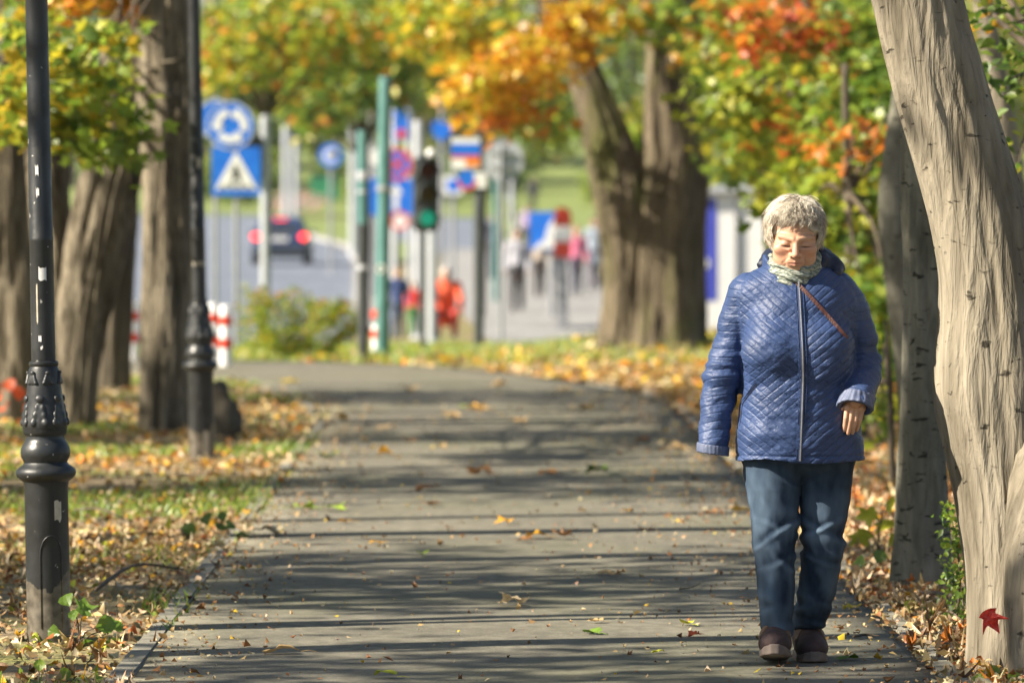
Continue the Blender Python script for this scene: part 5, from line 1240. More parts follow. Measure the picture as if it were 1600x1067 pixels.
def arc(V, pts):
    """distance along a limb axis"""
    best = None; s0 = 0.0; out = np.zeros(len(V)); bd = np.full(len(V), 9.0)
    for a, b in zip(pts[:-1], pts[1:]):
        a = np.array(a); b = np.array(b); L_ = np.linalg.norm(b - a); t = np.clip((V - a) @ (b - a) / L_ ** 2, -.4, 1.4); dd = np.linalg.norm(V - a - np.clip(t, 0, 1)[:, None] * (b - a), axis=1)
        m = dd < bd; out[m] = s0 + t[m] * L_; bd[m] = dd[m]; s0 += L_
    return out
isL = (tL < tt + .012) & (V[:, 0] < -.10); isR = (tR < tt + .012) & (V[:, 0] > .10)
u_ = V[:, 0] - (.024 - .01 * (1 - V[:, 2])); z_ = V[:, 2]
def groove(s, p, w): f = np.abs(((s / p) % 1.0) - .5) * p; return np.exp(-(f / w) ** 2), np.abs(((s / p) % 1.0) - .5) * 2
# chevron stitching, plus a crossing set that makes diamonds low on the body and in a chest band
s1 = (z_ - .80 * np.abs(u_)) * .78; s2 = (z_ + .80 * np.abs(u_)) * .78
nzv = fbm(V * 6, 2, 31)
g1, f1 = groove(s1 + .004 * nzv, .0245, .0030); g2_, f2 = groove(s2 + .004 * nzv, .0245, .0030)
m2 = np.clip(.25 + 1.2 * fbm(V * np.array([5, 5, 5]), 1, 8), 0, 1) * np.clip((1.06 - z_) / .05, 0, 1) + np.clip(1 - np.abs(z_ - 1.21) / .035, 0, 1)
dT = -.0016 * g1 - .0014 * g2_ * np.clip(m2, 0, 1)
aL = arc(V, [SHL, ELL_, WRL]); aR = arc(V, [SHR, ELR, WRR])
gl, fl = groove(aL + .30 * (V[:, 0] + .2) + .002 * nzv, .0285, .0030); gr, fr = groove(aR - .30 * (V[:, 0] - .2) + .002 * nzv, .0285, .0030)
dd = np.where(isL, -.0006 * gl, np.where(isR, -.0006 * gr, dT)) * (.55 + .6 * np.clip(fbm(V * 8, 2, 77) + .4, 0, 1))
# soft creases pulled across the cloth, denser round elbows and under the bust
cr = .0068 * fbm(V * np.array([8, 8, 15]) + 3, 2, 12) + .0018 * fbm(np.stack([V[:, 0] * 16 + V[:, 2] * 26, V[:, 1] * 16, V[:, 2] * 34 - V[:, 0] * 18], -1), 2, 15)
el_w = np.exp(-((aL - .28) / .14) ** 2) * isL + np.exp(-((aR - .25) / .10) ** 2) * isR
cr = cr * (1 + 1.0 * el_w) + .0030 * el_w * np.sin(np.where(isL, aL, aR) * 95 + 9 * nzv + 14 * V[:, 0])
armhole = np.exp(-((np.where(V[:, 0] < 0, tL, tR) - tt) / .010) ** 2) * (np.abs(V[:, 0]) > .10) * (z_ > 1.08)
hem = np.exp(-((z_ - .722) / .004) ** 2) * ~(isL | isR)
dd = dd + cr - .0045 * armhole - .004 * hem
puff = np.where(isL, 1 - fl ** 2, np.where(isR, 1 - fr ** 2, 1 - f1 ** 2)) * 0
V2 = V + N_ * dd[:, None]
def nylon(name, c, rough=.46, quilt=False):
    m = surf(name, tint(c, .86), tint(c, 1.12), 9, rough, .6, 48, (1, 1, 1.5), dist=.008, spec=.4)
    if quilt:   # stitched lines sunk into the cloth, along the stitch coordinates stored on the jacket
        t = m.node_tree; N = t.nodes; L = t.links; b = N['Principled BSDF']; old = b.inputs['Normal'].links[0].from_socket
        a = N.new('ShaderNodeAttribute'); a.attribute_name = 'Quilt'; s = N.new('ShaderNodeSeparateColor'); L.new(a.outputs['Color'], s.inputs[0])
        def mth(op, x, y=None):
            q = N.new('ShaderNodeMath'); q.operation = op
            for i, w in enumerate((x, y)):
                if w is None: continue
                if isinstance(w, (int, float)): q.inputs[i].default_value = w
                else: L.new(w, q.inputs[i])
            return q.outputs[0]
        def line(src):
            d = mth('ABSOLUTE', mth('SUBTRACT', mth('FRACT', src), .5)); q = N.new('ShaderNodeMapRange'); q.interpolation_type = 'SMOOTHSTEP'; L.new(d, q.inputs['Value']); q.inputs['From Min'].default_value = .0; q.inputs['From Max'].default_value = .16; q.inputs['To Min'].default_value = 1; q.inputs['To Max'].default_value = 0; return q.outputs[0]
        g = mth('MAXIMUM', line(s.outputs[0]), mth('MULTIPLY', line(s.outputs[1]), s.outputs[2])); h = mth('SUBTRACT', 1.0, g)
        bp = N.new('ShaderNodeBump'); bp.inputs['Strength'].default_value = .5; bp.inputs['Distance'].default_value = .0026; L.new(h, bp.inputs['Height']); L.new(old, bp.inputs['Normal']); L.new(bp.outputs[0], b.inputs['Normal'])
    return m
M['nylon'] = nylon('blue_nylon', (.030, .057, .150)); M['quilted'] = nylon('quilted_blue_nylon', (.030, .055, .142), .50, True); M['nylon_shaded'] = nylon('shaded_blue_nylon', (.014, .02, .045), .5); M['lining'] = surf('cuff_lining', (.07, .09, .16), (.10, .12, .20), 60, .6, .4, 120, dist=.003)
jk = mesh_obj('jacket', V2, Q, M['quilted'], woman, label='blue quilted jacket with zip')
qa = jk.data.color_attributes.new('Quilt', 'FLOAT_COLOR', 'POINT'); qc = np.ones((len(V), 4), np.float32); arm_ = isL | isR
qc[:, 0] = np.where(isL, (aL + .30 * (V[:, 0] + .2) + .002 * nzv) / .0285, np.where(isR, (aR - .30 * (V[:, 0] - .2) + .002 * nzv) / .0285, (s1 + .004 * nzv) / .0245)) + 50
qc[:, 1] = (s2 + .004 * nzv) / .0245 + 50; qc[:, 2] = np.where(arm_, 0, np.clip(m2, 0, 1)); qa.data.foreach_set('color', qc.ravel())
def front(x, z, sd=jacket_sdf):
    """front surface of the jacket"""
    y = np.full(len(x), -.30); 
    for _ in range(60): y = y + np.clip(sd(np.stack([x, y, z], -1)), -.01, .03) * .8
    return y
def ribbon(name, x, z, w, th, m, parent, lift=.003, ang=None):
    y = front(np.asarray(x, float), np.asarray(z, float)) - lift; P = np.stack([x, y, z], -1); T = np.gradient(P, axis=0); T /= np.linalg.norm(T, axis=1)[:, None]
    nn = np.tile(np.array([0, -1.0, 0]), (len(P), 1)); sd = np.cross(T, nn); sd /= np.linalg.norm(sd, axis=1)[:, None]
    v = []; f = []
    for i in range(len(P)):
        v += [P[i] - sd[i] * w, P[i] + sd[i] * w, P[i] + sd[i] * w + np.array([0, -th, 0]), P[i] - sd[i] * w + np.array([0, -th, 0])]
    for i in range(len(P) - 1):
        a = 4 * i
        for k in range(4): f.append((a + k, a + (k + 1) % 4, a + 4 + (k + 1) % 4, a + 4 + k))
    f += [(0, 1, 2, 3), tuple(4 * (len(P) - 1) + k for k in (3, 2, 1, 0))]
    return mesh_obj(name, v, f, m, parent, False)
M['zip'] = surf('zip_tape', (.03, .045, .10), (.045, .06, .13), 30, .5); M['zipmetal'] = surf('zip_teeth', (.35, .36, .40), (.5, .5, .54), 200, .35, metallic=.6)
z = np.linspace(1.335, .707, 60); x = np.interp(z, [.70, 1.0, 1.34], [.020, .030, .018])
zp = ribbon('zip', x, z, .0075, .003, M['zip'], jk, .001); ribbon('zip_teeth', x, z, .0022, .003, M['zipmetal'], zp, .0042)
for s in (-1, 1): ribbon('placket_edge', x + s * .0125, z, .0016, .004, M['nylon'], jk, .000)
MB().rbox((x[0], float(front(np.array([x[0]]), np.array([1.31]))[0]) - .008, 1.315), (.007, .004, .026), .002).build('zip_pull', M['zipmetal'], jk)
z = np.linspace(.975, .815, 24); x = np.interp(z, [.815, .90, .975], [-.182, -.172, -.128]); ribbon('pocket_zip', x, z, .0035, .003, M['zip'], jk, .001); ribbon('pocket_welt', x - .007, z, .002, .004, M['nylon'], jk, .001)
z = np.linspace(.975, .80, 20); x = np.interp(z, [.80, .90, .975], [.205, .20, .165]); ribbon('pocket_zip', x, z, .003, .003, M['zip'], jk, .001)
# cuffs: left hangs over the hand, right is turned back
v, q = nets(lambda P: np.maximum(np.maximum(sleeveL(P) - .003 + .0007 * np.sin(np.arctan2(P[..., 1] + .018, P[..., 0] + .275) * 26), -(sleeveL(P) + .006)), np.abs(P[..., 2] - .742 - .0 + .15 * (P[..., 0] + .275)) - .017), (-.35, -.1, .70), (-.2, .06, .79), .0035)
mesh_obj('cuff', v, q, M['lining'], jk)
def cuffR(P):
    ax = (P - CUTR[0]) @ CUTR[1]; d0 = rc(P, (.222, -.125, .945), (.207, -.178, .86), .064, .066); an = np.arctan2(P[..., 1] + .15, P[..., 0] - .212)
    return np.maximum(np.maximum(d0 + .0012 * np.sin(an * 19 + 60 * ax) + .004 * vnoise(P * 40, 2), -(d0 + .013)), np.abs(ax + .012 + .004 * np.sin(an * 2)) - .024)
v, q = nets(cuffR, (.12, -.26, .80), (.31, -.06, 1.0), .0033); mesh_obj('cuff', v, q, M['lining'], jk)
# stand collar and the hood folded on the shoulders
def collar(P):
    c = np.stack([P[..., 0] - .006, (P[..., 1] - .008) / 1.02, P[..., 2]], -1); r = np.hypot(c[..., 0], c[..., 1]); an = np.arctan2(c[..., 0], -c[..., 1])
    rr = .106 - .008 * np.clip((P[..., 2] - 1.34) / .07, 0, 1); top = 1.408 - .070 * np.exp(-(an / .85) ** 2) + .012 * np.exp(-((an + 1.5) / .5) ** 2)
    return np.maximum(np.maximum(np.abs(r - rr) - .0075, P[..., 2] - top), np.maximum(1.32 - P[..., 2], .10 - np.abs(an))) + .002 * vnoise(P * 30, 6)
v, q = nets(collar, (-.13, -.13, 1.30), (.14, .14, 1.45), .004); mesh_obj('collar', v, q, M['nylon'], jk)
def hood(P):
    d = chain(P, [(-.095, .03, 1.375), (-.06, .10, 1.40), (.03, .125, 1.405), (.11, .075, 1.395), (.150, -.005, 1.372), (.158, -.045, 1.352)], [.022, .040, .046, .046, .034, .016])
    d = smin(d, chain(P, [(.082, -.065, 1.345), (.105, -.02, 1.395), (.09, .05, 1.42)], [.016, .026, .03]), .02)
    return d + .008 * fbm(P * np.array([16, 16, 30]), 2, 5)
v, q = nets(hood, (-.17, -.12, 1.28), (.24, .21, 1.50), .005); mesh_obj('hood', v, q, M['nylon_shaded'], jk)  # same blue nylon, darkened to paint in the hood's shade
# shoulder strap of a bag
M['strap'] = surf('brown_strap', (.045, .012, .008), (.075, .02, .013), 40, .5, .3, 150)
t = np.linspace(0, 1, 24); x = -.012 + .195 * t; z = 1.345 - .195 * t - .02 * t * t; bs = ribbon('bag_strap', x, z, .0065, .004, M['strap'], woman, .004)
# --- scarf
M['scarf'] = surf('scarf', (.09, .12, .105), (.36, .37, .31), 70, .85, .6, 130, (1, 1, 2.2), lo=.42, hi=.60, dist=.004)
def scarf(P):
    q = P - np.array([.006, -.018, 1.372]); an = np.arctan2(q[..., 0], -q[..., 1]); r = np.hypot(q[..., 0], q[..., 1] * .93)
    zc = -.028 * np.cos(an) + .022 * np.sin(an * 1.0) * np.clip(np.sin(an), 0, 1); w = r - .078 - .010 * np.cos(an)
    d = np.hypot(w / .85, (q[..., 2] - zc) / 1.75) - .0215
    fold = .0042 * np.sin((q[..., 2] - zc) * 230 + 2.5 * np.sin(an * 3) + 4 * an + 6 * w * 20) + .004 * vnoise(P * 34, 4)
    return d + fold
v, q = nets(scarf, (-.13, -.14, 1.27), (.14, .13, 1.46), .0033); mesh_obj('scarf', v, q, M['scarf'], woman, label='grey green patterned scarf')
# --- jeans
def denim():
    m, t, b = new_mat('denim'); N = t.nodes; L = t.links; tc = N.new('ShaderNodeTexCoord')
    def noise(s, st=(1, 1, 1), d=5):
        mp = N.new('ShaderNodeMapping'); mp.inputs['Scale'].default_value = st; L.new(tc.outputs['Object'], mp.inputs['Vector'])
        n = N.new('ShaderNodeTexNoise'); n.inputs['Scale'].default_value = s; n.inputs['Detail'].default_value = d; L.new(mp.outputs[0], n.inputs['Vector']); return n.outputs['Fac']
    r = N.new('ShaderNodeValToRGB'); e = r.color_ramp.elements; e[0].position = .3; e[1].position = .72; e[0].color = rgb((.008, .017, .034)); e[1].color = rgb((.022, .040, .072)); L.new(noise(34, (1, 1, .35)), r.inputs['Fac'])
    a = N.new('ShaderNodeAttribute'); a.attribute_name = 'Col'
    mx = N.new('ShaderNodeMix'); mx.data_type = 'RGBA'; L.new(a.outputs['Fac'], mx.inputs[0]); L.new(r.outputs[0], mx.inputs[6]); mx.inputs[7].default_value = rgb((.12, .175, .245))
    L.new(mx.outputs[2], b.inputs['Base Color']); b.inputs['Roughness'].default_value = .85; b.inputs['Specular IOR Level'].default_value = .2
    bp = N.new('ShaderNodeBump'); bp.inputs['Strength'].default_value = .4; bp.inputs['Distance'].default_value = .003; L.new(noise(260), bp.inputs['Height']); L.new(bp.outputs[0], b.inputs['Normal'])
    return m
M['denim'] = denim()
def jeans_sdf(P):
    d = ell(P, (.026, .01, .80), (.205, .15, .14))
    a = chain(P, [(-.066, .005, .75), (-.064, -.02, .60), (-.060, -.048, .40), (-.056, -.058, .22), (-.0555, -.045, .085), (-.0555, -.045, .03)], [.106, .091, .0735, .0625, .0560, .0555])
    b = chain(P, [(.122, .01, .75), (.118, .015, .60), (.106, .005, .40), (.084, .06, .22), (.064, .118, .10), (.062, .122, .05)], [.105, .090, .0725, .0625, .0560, .0555])
    a = np.maximum(a, .100 - .10 * (P[..., 1] + .045) * -1 - P[..., 2]); b = np.maximum(b, .112 - P[..., 2])
    return smin(smin(d, a, .05), smin(d, b, .05), .012)
V, Q = nets(jeans_sdf, (-.24, -.22, .03), (.28, .24, .80), .005); N_ = vnormals(V, Q)
low = np.clip((.30 - V[:, 2]) / .25, 0, 1); knee = np.exp(-((V[:, 2] - .42) / .07) ** 2)
fo = .0075 * fbm(np.stack([V[:, 0] * 12 + V[:, 2] * 4, V[:, 1] * 9, V[:, 2] * 8], -1), 3, 4) + .007 * (low + .5 * knee) * np.sin(V[:, 2] * 85 + 9 * V[:, 0] * np.sign(V[:, 0] - .02) + 4 * fbm(V * 7, 1, 9)) * (.4 + .6 * vnoise(V * 9, 3))
side_ = np.where(V[:, 0] < .02, -1.0, 1.0)
for (z0_, sl, am_, w_) in [(.60, .5, .007, .012), (.50, -.6, .009, .014), (.43, .5, .010, .013), (.38, -.4, .008, .012), (.30, .7, .010, .016), (.235, -.5, .009, .013), (.185, .4, .011, .014), (.145, -.3, .009, .011)]:
    e_ = V[:, 2] - z0_ - sl * (V[:, 0] - .03) * side_ - .012 * fbm(V * 14, 1, int(z0_ * 100)); fo += am_ * (np.exp(-(e_ / w_) ** 2) - .8 * np.exp(-((e_ - 1.6 * w_) / w_) ** 2)) * .55 * np.clip(.4 + 1.2 * vnoise(V * 9 + z0_ * 30, 5), 0, 1)
fo += -.004 * np.exp(-((V[:, 2] - (.115)) / .003) ** 2)
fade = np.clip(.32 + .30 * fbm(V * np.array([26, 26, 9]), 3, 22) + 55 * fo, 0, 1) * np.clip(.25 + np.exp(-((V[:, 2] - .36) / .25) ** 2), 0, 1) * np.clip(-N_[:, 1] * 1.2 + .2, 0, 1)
jn = mesh_obj('jeans', V + N_ * fo[:, None], Q, M['denim'], woman, True, np.repeat(fade[:, None] * .9, 3, 1), label='faded dark blue jeans')
# --- shoes
M['shoe'] = surf('brown_suede', (.040, .022, .022), (.065, .036, .034), 40, .75, .4, 200); M['shoe_trim'] = surf('tan_leather', (.10, .055, .030), (.15, .085, .045), 40, .6, .3, 150); M['sole'] = surf('grey_brown_sole', (.13, .10, .085), (.19, .15, .125), 30, .8)
def shoe(cx, cy, pitch, yaw, lift):
    R_ = Matrix.Rotation(yaw, 3, 'Z') @ Matrix.Rotation(pitch, 3, 'X')
    def up(P):
        d = smin(ell(P, (0, -.075, .050), (.054, .085, .046)), ell(P, (0, .06, .058), (.044, .075, .056)), .05); d = smin(d, ell(P, (0, .015, .085), (.046, .075, .042)), .04)
        d = np.maximum(d, .024 - P[..., 2]); return smax(d, -ell(P, (0, .045, .135), (.036, .055, .03)), .008) - .002 * np.exp(-((P[..., 1] + .03) / .004) ** 2)
    def sole(P):
        y = P[..., 1]; w = np.interp(y, [-.165, -.14, -.09, 0, .08, .125, .14], [.012, .040, .0555, .046, .044, .036, .01]); e = np.maximum(np.abs(P[..., 0]) - w, np.maximum(-.163 - y, y - .138))
        zt = .026 + .012 * np.clip((-.09 - y) / .07, 0, 1) ** 2; return smax(e * .8, np.abs(P[..., 2] - zt / 2 - .006 * np.clip((-.09 - y) / .07, 0, 1)) - zt / 2, .006)
    o = np.array([cx, cy, lift])
    def put(name, fn, m, par, lo=(-.08, -.19, -.01), hi=(.08, .17, .15), h=.004):
        v, q = nets(fn, lo, hi, h); v = v @ np.array(R_).T
        if par is woman: v = v + o
        else: v = v + o
        return mesh_obj(name, v, q, m, par)
    s = put('shoe', up, M['shoe'], woman); put('sole', sole, M['sole'], s)
    put('strap', lambda P: np.maximum(np.maximum(up(P) - .005, -(up(P) + .002)), np.abs(P[..., 1] + .040 - .55 * (P[..., 2] - .09)) - .015), M['shoe_trim'], s)
    put('buckle_tab', lambda P: rbox_sdf(P, (-.052, -.052, .058), (.006, .014, .02), .003), M['shoe_trim'], s, h=.003)
shoe(-.060, -.070, -.13, -.06, .018); shoe(.064, .115, .02, .10, .002)
# --- hair
rng = np.random.default_rng(14)
HC = np.array([0, .022, .040]); HR = np.array([.1000, .1130, .1000])
def hairshell(H):
    d = ell(H, HC, HR)
    face = ell(H, (.004, -.125, -.018), (.078, .088, .122)); d = smax(d, -face, .012)
    d = smax(d, -.050 - H[..., 2] - .35 * np.clip(H[..., 1], -.1, .1), .012)
    return d + .009 * np.sin(3.0 * fbm(H * 17, 2, 3) + 60 * H[..., 2] + 25 * np.abs(H[..., 0])) * .55 + .006 * fbm(H * 45, 1, 9) + .006
v, q = nets(lambda P: hairshell(to_head(P)), (-.14, -.20, 1.36), (.15, .13, 1.70), .004)
hv = [v]; tri = [np.vstack([q[:, [0, 1, 2]], q[:, [0, 2, 3]]])]; hc = [np.tile(np.array([.40, .34, .27]), (len(v), 1)) * (1 + .3 * fbm(v * 40, 2, 2))[:, None]]
nS, K = 9000, 8
dr = rng.normal(size=(nS * 3, 3)); dr /= np.linalg.norm(dr, axis=1)[:, None]; p = HC + dr * HR * 1.0
ok = (p[:, 2] > -.045) & ~((p[:, 1] < -.035) & (p[:, 2] < .078) & (np.abs(p[:, 0]) < .080)); p = p[ok][:nS]; nS = len(p)
crown = np.array([.012, .035, .14]); ph = rng.uniform(0, 2 * PI, nS); am = rng.uniform(.4, 1.2, nS) * (1 + .5 * (rng.uniform(size=nS) < .1)); fr = rng.uniform(.7, 1.3, nS); ln = rng.uniform(.030, .070, nS) * np.where((p[:, 1] < -.03) & (p[:, 2] < .11), .55, 1); lift = 1.0 + (.13 + .12 * (p[:, 2] < .02)) * rng.uniform(0, 1, nS) ** 2 + np.where(rng.uniform(size=nS) < .03, rng.uniform(.05, .2, nS), 0)
lock = fbm(p * 20, 2, 6) * 3.2
P_ = [p.copy()]
for k in range(K - 1):
    e = (p - HC) / HR; nrm = e / HR; nrm /= np.linalg.norm(nrm, axis=1)[:, None]; dn = p - crown; dn -= nrm * (dn * nrm).sum(1)[:, None]; dn /= np.linalg.norm(dn, axis=1)[:, None] + 1e-6; sd = np.cross(nrm, dn)
    w_ = (np.sin(ph * .15 + k * fr + lock * 1.6) * am)[:, None]; p = p + (dn + sd * w_) * (ln / K)[:, None]; e = (p - HC) / HR; e /= np.linalg.norm(e, axis=1)[:, None]; up_ = 1 + (lift - 1) * (k / (K - 1)) ** .7 + .015 + .028 * np.sin(lock * 1.6 + k * .55); p = HC + e * HR * up_[:, None]
    P_.append(p.copy())
P_ = np.stack(P_, 1)
rad = np.where(rng.uniform(size=nS) < .12, rng.uniform(.0011, .0017, nS), rng.uniform(.0004, .0009, nS))[:, None] * np.array([.9, 1, 1, 1, .95, .8, .6, .25])[None]
T = np.gradient(P_, axis=1); T /= np.linalg.norm(T, axis=2)[..., None] + 1e-9; e = P_ - HC; e /= np.linalg.norm(e, axis=2)[..., None]; sd = np.cross(T, e); sd /= np.linalg.norm(sd, axis=2)[..., None] + 1e-9; nn = np.cross(sd, T)
ring_ = np.stack([P_ + rad[..., None] * (math.cos(a) * sd + math.sin(a) * nn) for a in (PI / 2, PI / 2 + 2 * PI / 3, PI / 2 + 4 * PI / 3)], 2)
ids = np.arange(nS * K * 3).reshape(nS, K, 3); fq = []
for a in range(3):
    b = (a + 1) % 3; A, B, C_, D = ids[:, :-1, a], ids[:, :-1, b], ids[:, 1:, b], ids[:, 1:, a]; fq += [np.stack([A, B, C_], -1).reshape(-1, 3), np.stack([A, C_, D], -1).reshape(-1, 3)]
hv.append(from_head(ring_.reshape(-1, 3))); tri.append(np.vstack(fq) + len(v))
tone = np.clip(.58 + .25 * rng.normal(size=nS) + .45 * np.sin(lock * 1.6), .05, 1)[:, None]
sc = np.array([.26, .20, .145]) * (1 - tone) + np.array([.80, .74, .62]) * tone; hc.append(np.repeat(sc, K * 3, 0))
M['hair'] = surf('grey_hair', (.9, .9, .9), (1, 1, 1), 80, .45, 0, attr=True)
mesh_obj('hair', np.vstack(hv), np.vstack(tri), M['hair'], woman, True, np.clip(np.vstack(hc), 0, 1), label='short wavy grey hair')
# ------------------------------------------------------------------ leaves lying on the path, one by one
rl = np.random.default_rng(33)
def subdiv(t):
    V_, F_ = t; V_ = [tuple(q) for q in V_]; mid = {}; out = []
    def m(i, j):
        k = (min(i, j), max(i, j))
        if k not in mid: mid[k] = len(V_); V_.append(tuple((np.array(V_[i]) + np.array(V_[j])) / 2))
        return mid[k]
    for a, b, c in F_: x, y, z = m(a, b), m(b, c), m(c, a); out += [(a, x, z), (x, b, y), (z, y, c), (x, y, z)]
    return np.array(V_), np.array(out)
def one_leaf(label, group, px, py, w_px, colr, shape='maple', crumple=.5):
    p = ground_flat(px, py); s = 1.1 * w_px * p[1] / F
    col = np.array(PAL[colr]) * rl.uniform(.9, 1.1)
    tpl = MAPLE if shape == 'maple' else OVAL
    # finer leaf: bent blade with a raised midrib and a stalk
    V_, F_ = subdiv(subdiv(tpl)); k = len(V_); v = V_.copy(); v[:, 1] -= .4
    a = rl.uniform(0, 2 * PI); sd = rl.uniform(0, 90)
    v[:, 2] += crumple * (v[:, 0] ** 2 * rl.uniform(.2, 1.0) + v[:, 1] ** 2 * rl.uniform(-.1, .4)) + crumple * .20 * fbm(np.c_[v[:, :2] * 3.2, np.full(k, sd)], 2, 3)
    v[:, :2] += .06 * np.stack([vnoise(np.c_[v[:, :2] * 6, np.full(k, sd)], 1), vnoise(np.c_[v[:, :2] * 6, np.full(k, sd)], 2)], -1)
    v[:, 2] -= v[:, 2].min(); v *= s
    st, sf = tube_np(np.array([(0, -.4 * s, .03 * s), (.03 * s, -.6 * s, .06 * s), (.1 * s, -.8 * s, .02 * s)]), [.012 * s, .010 * s, .010 * s], 4)
    R = np.array(Matrix.Rotation(a, 3, 'Z')); vv = np.vstack([v, st]) @ R.T
    o = mesh_obj('fallen_leaf', vv, [tuple(q) for q in F_] + [tuple(i + k for i in q) for q in sf], DRY, None, False, np.tile(col, (len(vv), 1)), label=label, cat='leaf', group=group)
    o.location = (p[0], p[1], .004)
    return o
def ground_flat(px, py):
    d = (CAM_H - 0.0) * F / (py - HOR); return at(px, py, d)
G = 'fallen leaves on the path'
for q in [('big crumpled pale tan leaf in the middle of the near path', 800, 946, 46, 'pale', 'maple', 1.1), ('small red leaf on the path left of the shoes', 1086, 996, 25, 'red', 'maple', .9),
          ('yellow green leaf just above the red one on the path', 1076, 977, 38, 'ygreen', 'oval', .3), ('pale green leaf lowest on the path left of the shoes', 1026, 1021, 22, 'ygreen', 'oval', .5),
          ('flat green leaf below a tan one near the path centre', 926, 991, 46, 'green', 'oval', .3), ('curled tan leaf on the path above the flat green one', 931, 973, 26, 'tan', 'maple', .9),
          ('brown leaf edged yellow right of the path centre', 945, 899, 40, 'tan', 'oval', .5), ('wide pale leaf beside the kerb on the path', 418, 836, 48, 'pale', 'maple', .5),
          ('bright green leaf lying near the kerb, left of its pair', 478, 795, 44, 'lgreen', 'maple', .35), ('bright green leaf lying near the kerb, right of its pair', 520, 797, 44, 'lgreen', 'maple', .35),
          ('green leaf with brown shadow on the far right of the path', 936, 744, 48, 'green', 'maple', .5), ('upright orange leaf curling on the far path', 605, 714, 26, 'gold', 'oval', 1.6),
          ('broad green leaf on the path edge beyond the kerb plants', 512, 714, 46, 'green', 'maple', .4), ('lone yellow leaf where the path bends away', 452, 597, 32, 'yellow', 'maple', .5),
          ('light green leaf on the far path beside orange ones', 726, 637, 24, 'lgreen', 'maple', .4), ('yellow leaf at the lower edge of the picture on the path', 606, 1059, 44, 'ygreen', 'oval', .4),
          ('long tan leaf low on the path near the lamp side', 445, 1021, 56, 'tan', 'oval', .4), ('yellow leaf right of the shoes on the path', 1334, 952, 36, 'yellow', 'oval', .4),
          ('green leaf in the shadow right of the shoes', 1322, 1031, 44, 'green', 'oval', .3), ('pale green leaf under the path centre streak', 660, 869, 34, 'lgreen', 'oval', .4)]:
    one_leaf(q[0], G, *q[1:])
for colr, nm, spots in (('gold', 'golden brown', [(590, 852, 30), (980, 801, 24), (838, 840, 40), (1160, 800, 38), (540, 816, 26), (745, 640, 30), (915, 641, 30), (530, 656, 28), (790, 819, 30)]),
                        ('brown', 'dry brown', [(1006, 829, 28), (750, 742, 44), (664, 768, 44), (860, 742, 40), (672, 790, 30), (820, 846, 26), (880, 842, 36), (1110, 805, 30), (1000, 690, 26), (640, 690, 24), (1310, 985, 22)]),
                        ('tan', 'small tan', [(700, 655, 36), (760, 645, 26), (600, 672, 24), (690, 700, 24), (810, 660, 26), (880, 612, 34), (640, 610, 30), (570, 690, 26), (1060, 703, 36), (1180, 720, 20), (985, 612, 24), (780, 605, 26), (1340, 960, 24), (1290, 1002, 18)])):
    for (px, py, w) in spots: one_leaf(nm + ' leaf lying loose on the ' + ('near' if py > 880 else 'middle' if py > 720 else 'far') + ' path, ' + ('lamp side' if px < 650 + (py < 720) * 40 else 'centre' if px < 900 else 'far side from the lamps'), G, px, py, w, colr, 'maple' if rl.uniform() < .6 else 'oval', .7)
# twigs on path and verge
def twig(label, pts, r, group='fallen twigs'):
    P = [at(px, py, CAM_H * F / (py - HOR)) for px, py in pts]; P = [(q[0], q[1], .012 + .03 * (i % 2) * (r > .006)) for i, q in enumerate(P)]
    b = np.array(P[0]); A, R = smooth_path(np.array(P) - b, [r, r * .8, r * .4] if len(P) == 3 else [r] * (len(P) - 1) + [r * .4], 14); v, f = tube_np(A, R, 6)
    mesh_obj('twig', v, f, M['twig'], None, True, None, b, label=label, cat='twig', group=group)
twig('long dark twig lying right of the near lamp post', [(116, 800), (160, 808), (205, 822)], .008); twig('bent dark branch among leaves right of the near lamp post', [(150, 925), (210, 898), (285, 893)], .009)
twig('thin twig rising towards the kerb plants', [(155, 812), (175, 845), (185, 862)], .006); twig('short black twig on the path right of the shoes', [(1334, 999), (1352, 996), (1374, 998)], .006)
twig('crooked thin twig left of the jeans on the path', [(1062, 924), (1080, 922), (1096, 914)], .004); twig('fallen branch leaning at the foot of the grey trunk', [(1440, 930), (1470, 945), (1500, 962)], .011)
twig('second thin branch under the grey trunk', [(1455, 970), (1480, 971), (1505, 975)], .007)
# ------------------------------------------------------------------ small plants, each leaf its own
def plant(label, px, py, d, leaves, colr, r=.004, name='seedling'):
    b = at(px, py, d); b[2] = float(tz(b[0], d)); rt = empty(name, b, label=label, cat='plant')
    rr = np.random.default_rng(int(px))
    for (dx, dy, s, ang) in leaves:
        tip = np.array([dx * d / F, rr.uniform(-.06, .06), dy * d / F]); P, R = smooth_path([(0, 0, -.01), (tip[0] * .3, tip[1] * .4, tip[2] * .7), tip], [r, r * .7, r * .4], 7); v, f = tube_np(P, R, 5); mesh_obj('stem', v, f, M['twig'], rt)
        V_, F_ = subdiv(OVAL if s < 40 else MAPLE); v = V_.copy(); v[:, 0] *= 1.35 if s < 40 else 1; v[:, 2] += .6 * v[:, 0] ** 2 - .3 * v[:, 1] ** 2 + .06 * fbm(np.c_[v[:, :2] * 4, np.full(len(v), dx)], 2, 3); v *= s * d / F
        R_ = np.array(Matrix.Rotation(rr.uniform(-.5, .5), 3, 'Z') @ Matrix.Rotation(math.radians(ang), 3, 'Y') @ Matrix.Rotation(rr.uniform(.6, 1.2), 3, 'X'))
        col = np.array(PAL[colr]) * rr.uniform(.8, 1.25)
        mesh_obj('leaf', v @ R_.T + tip, [tuple(q) for q in F_], LEAF, rt, False, np.tile(col, (len(v), 1)))
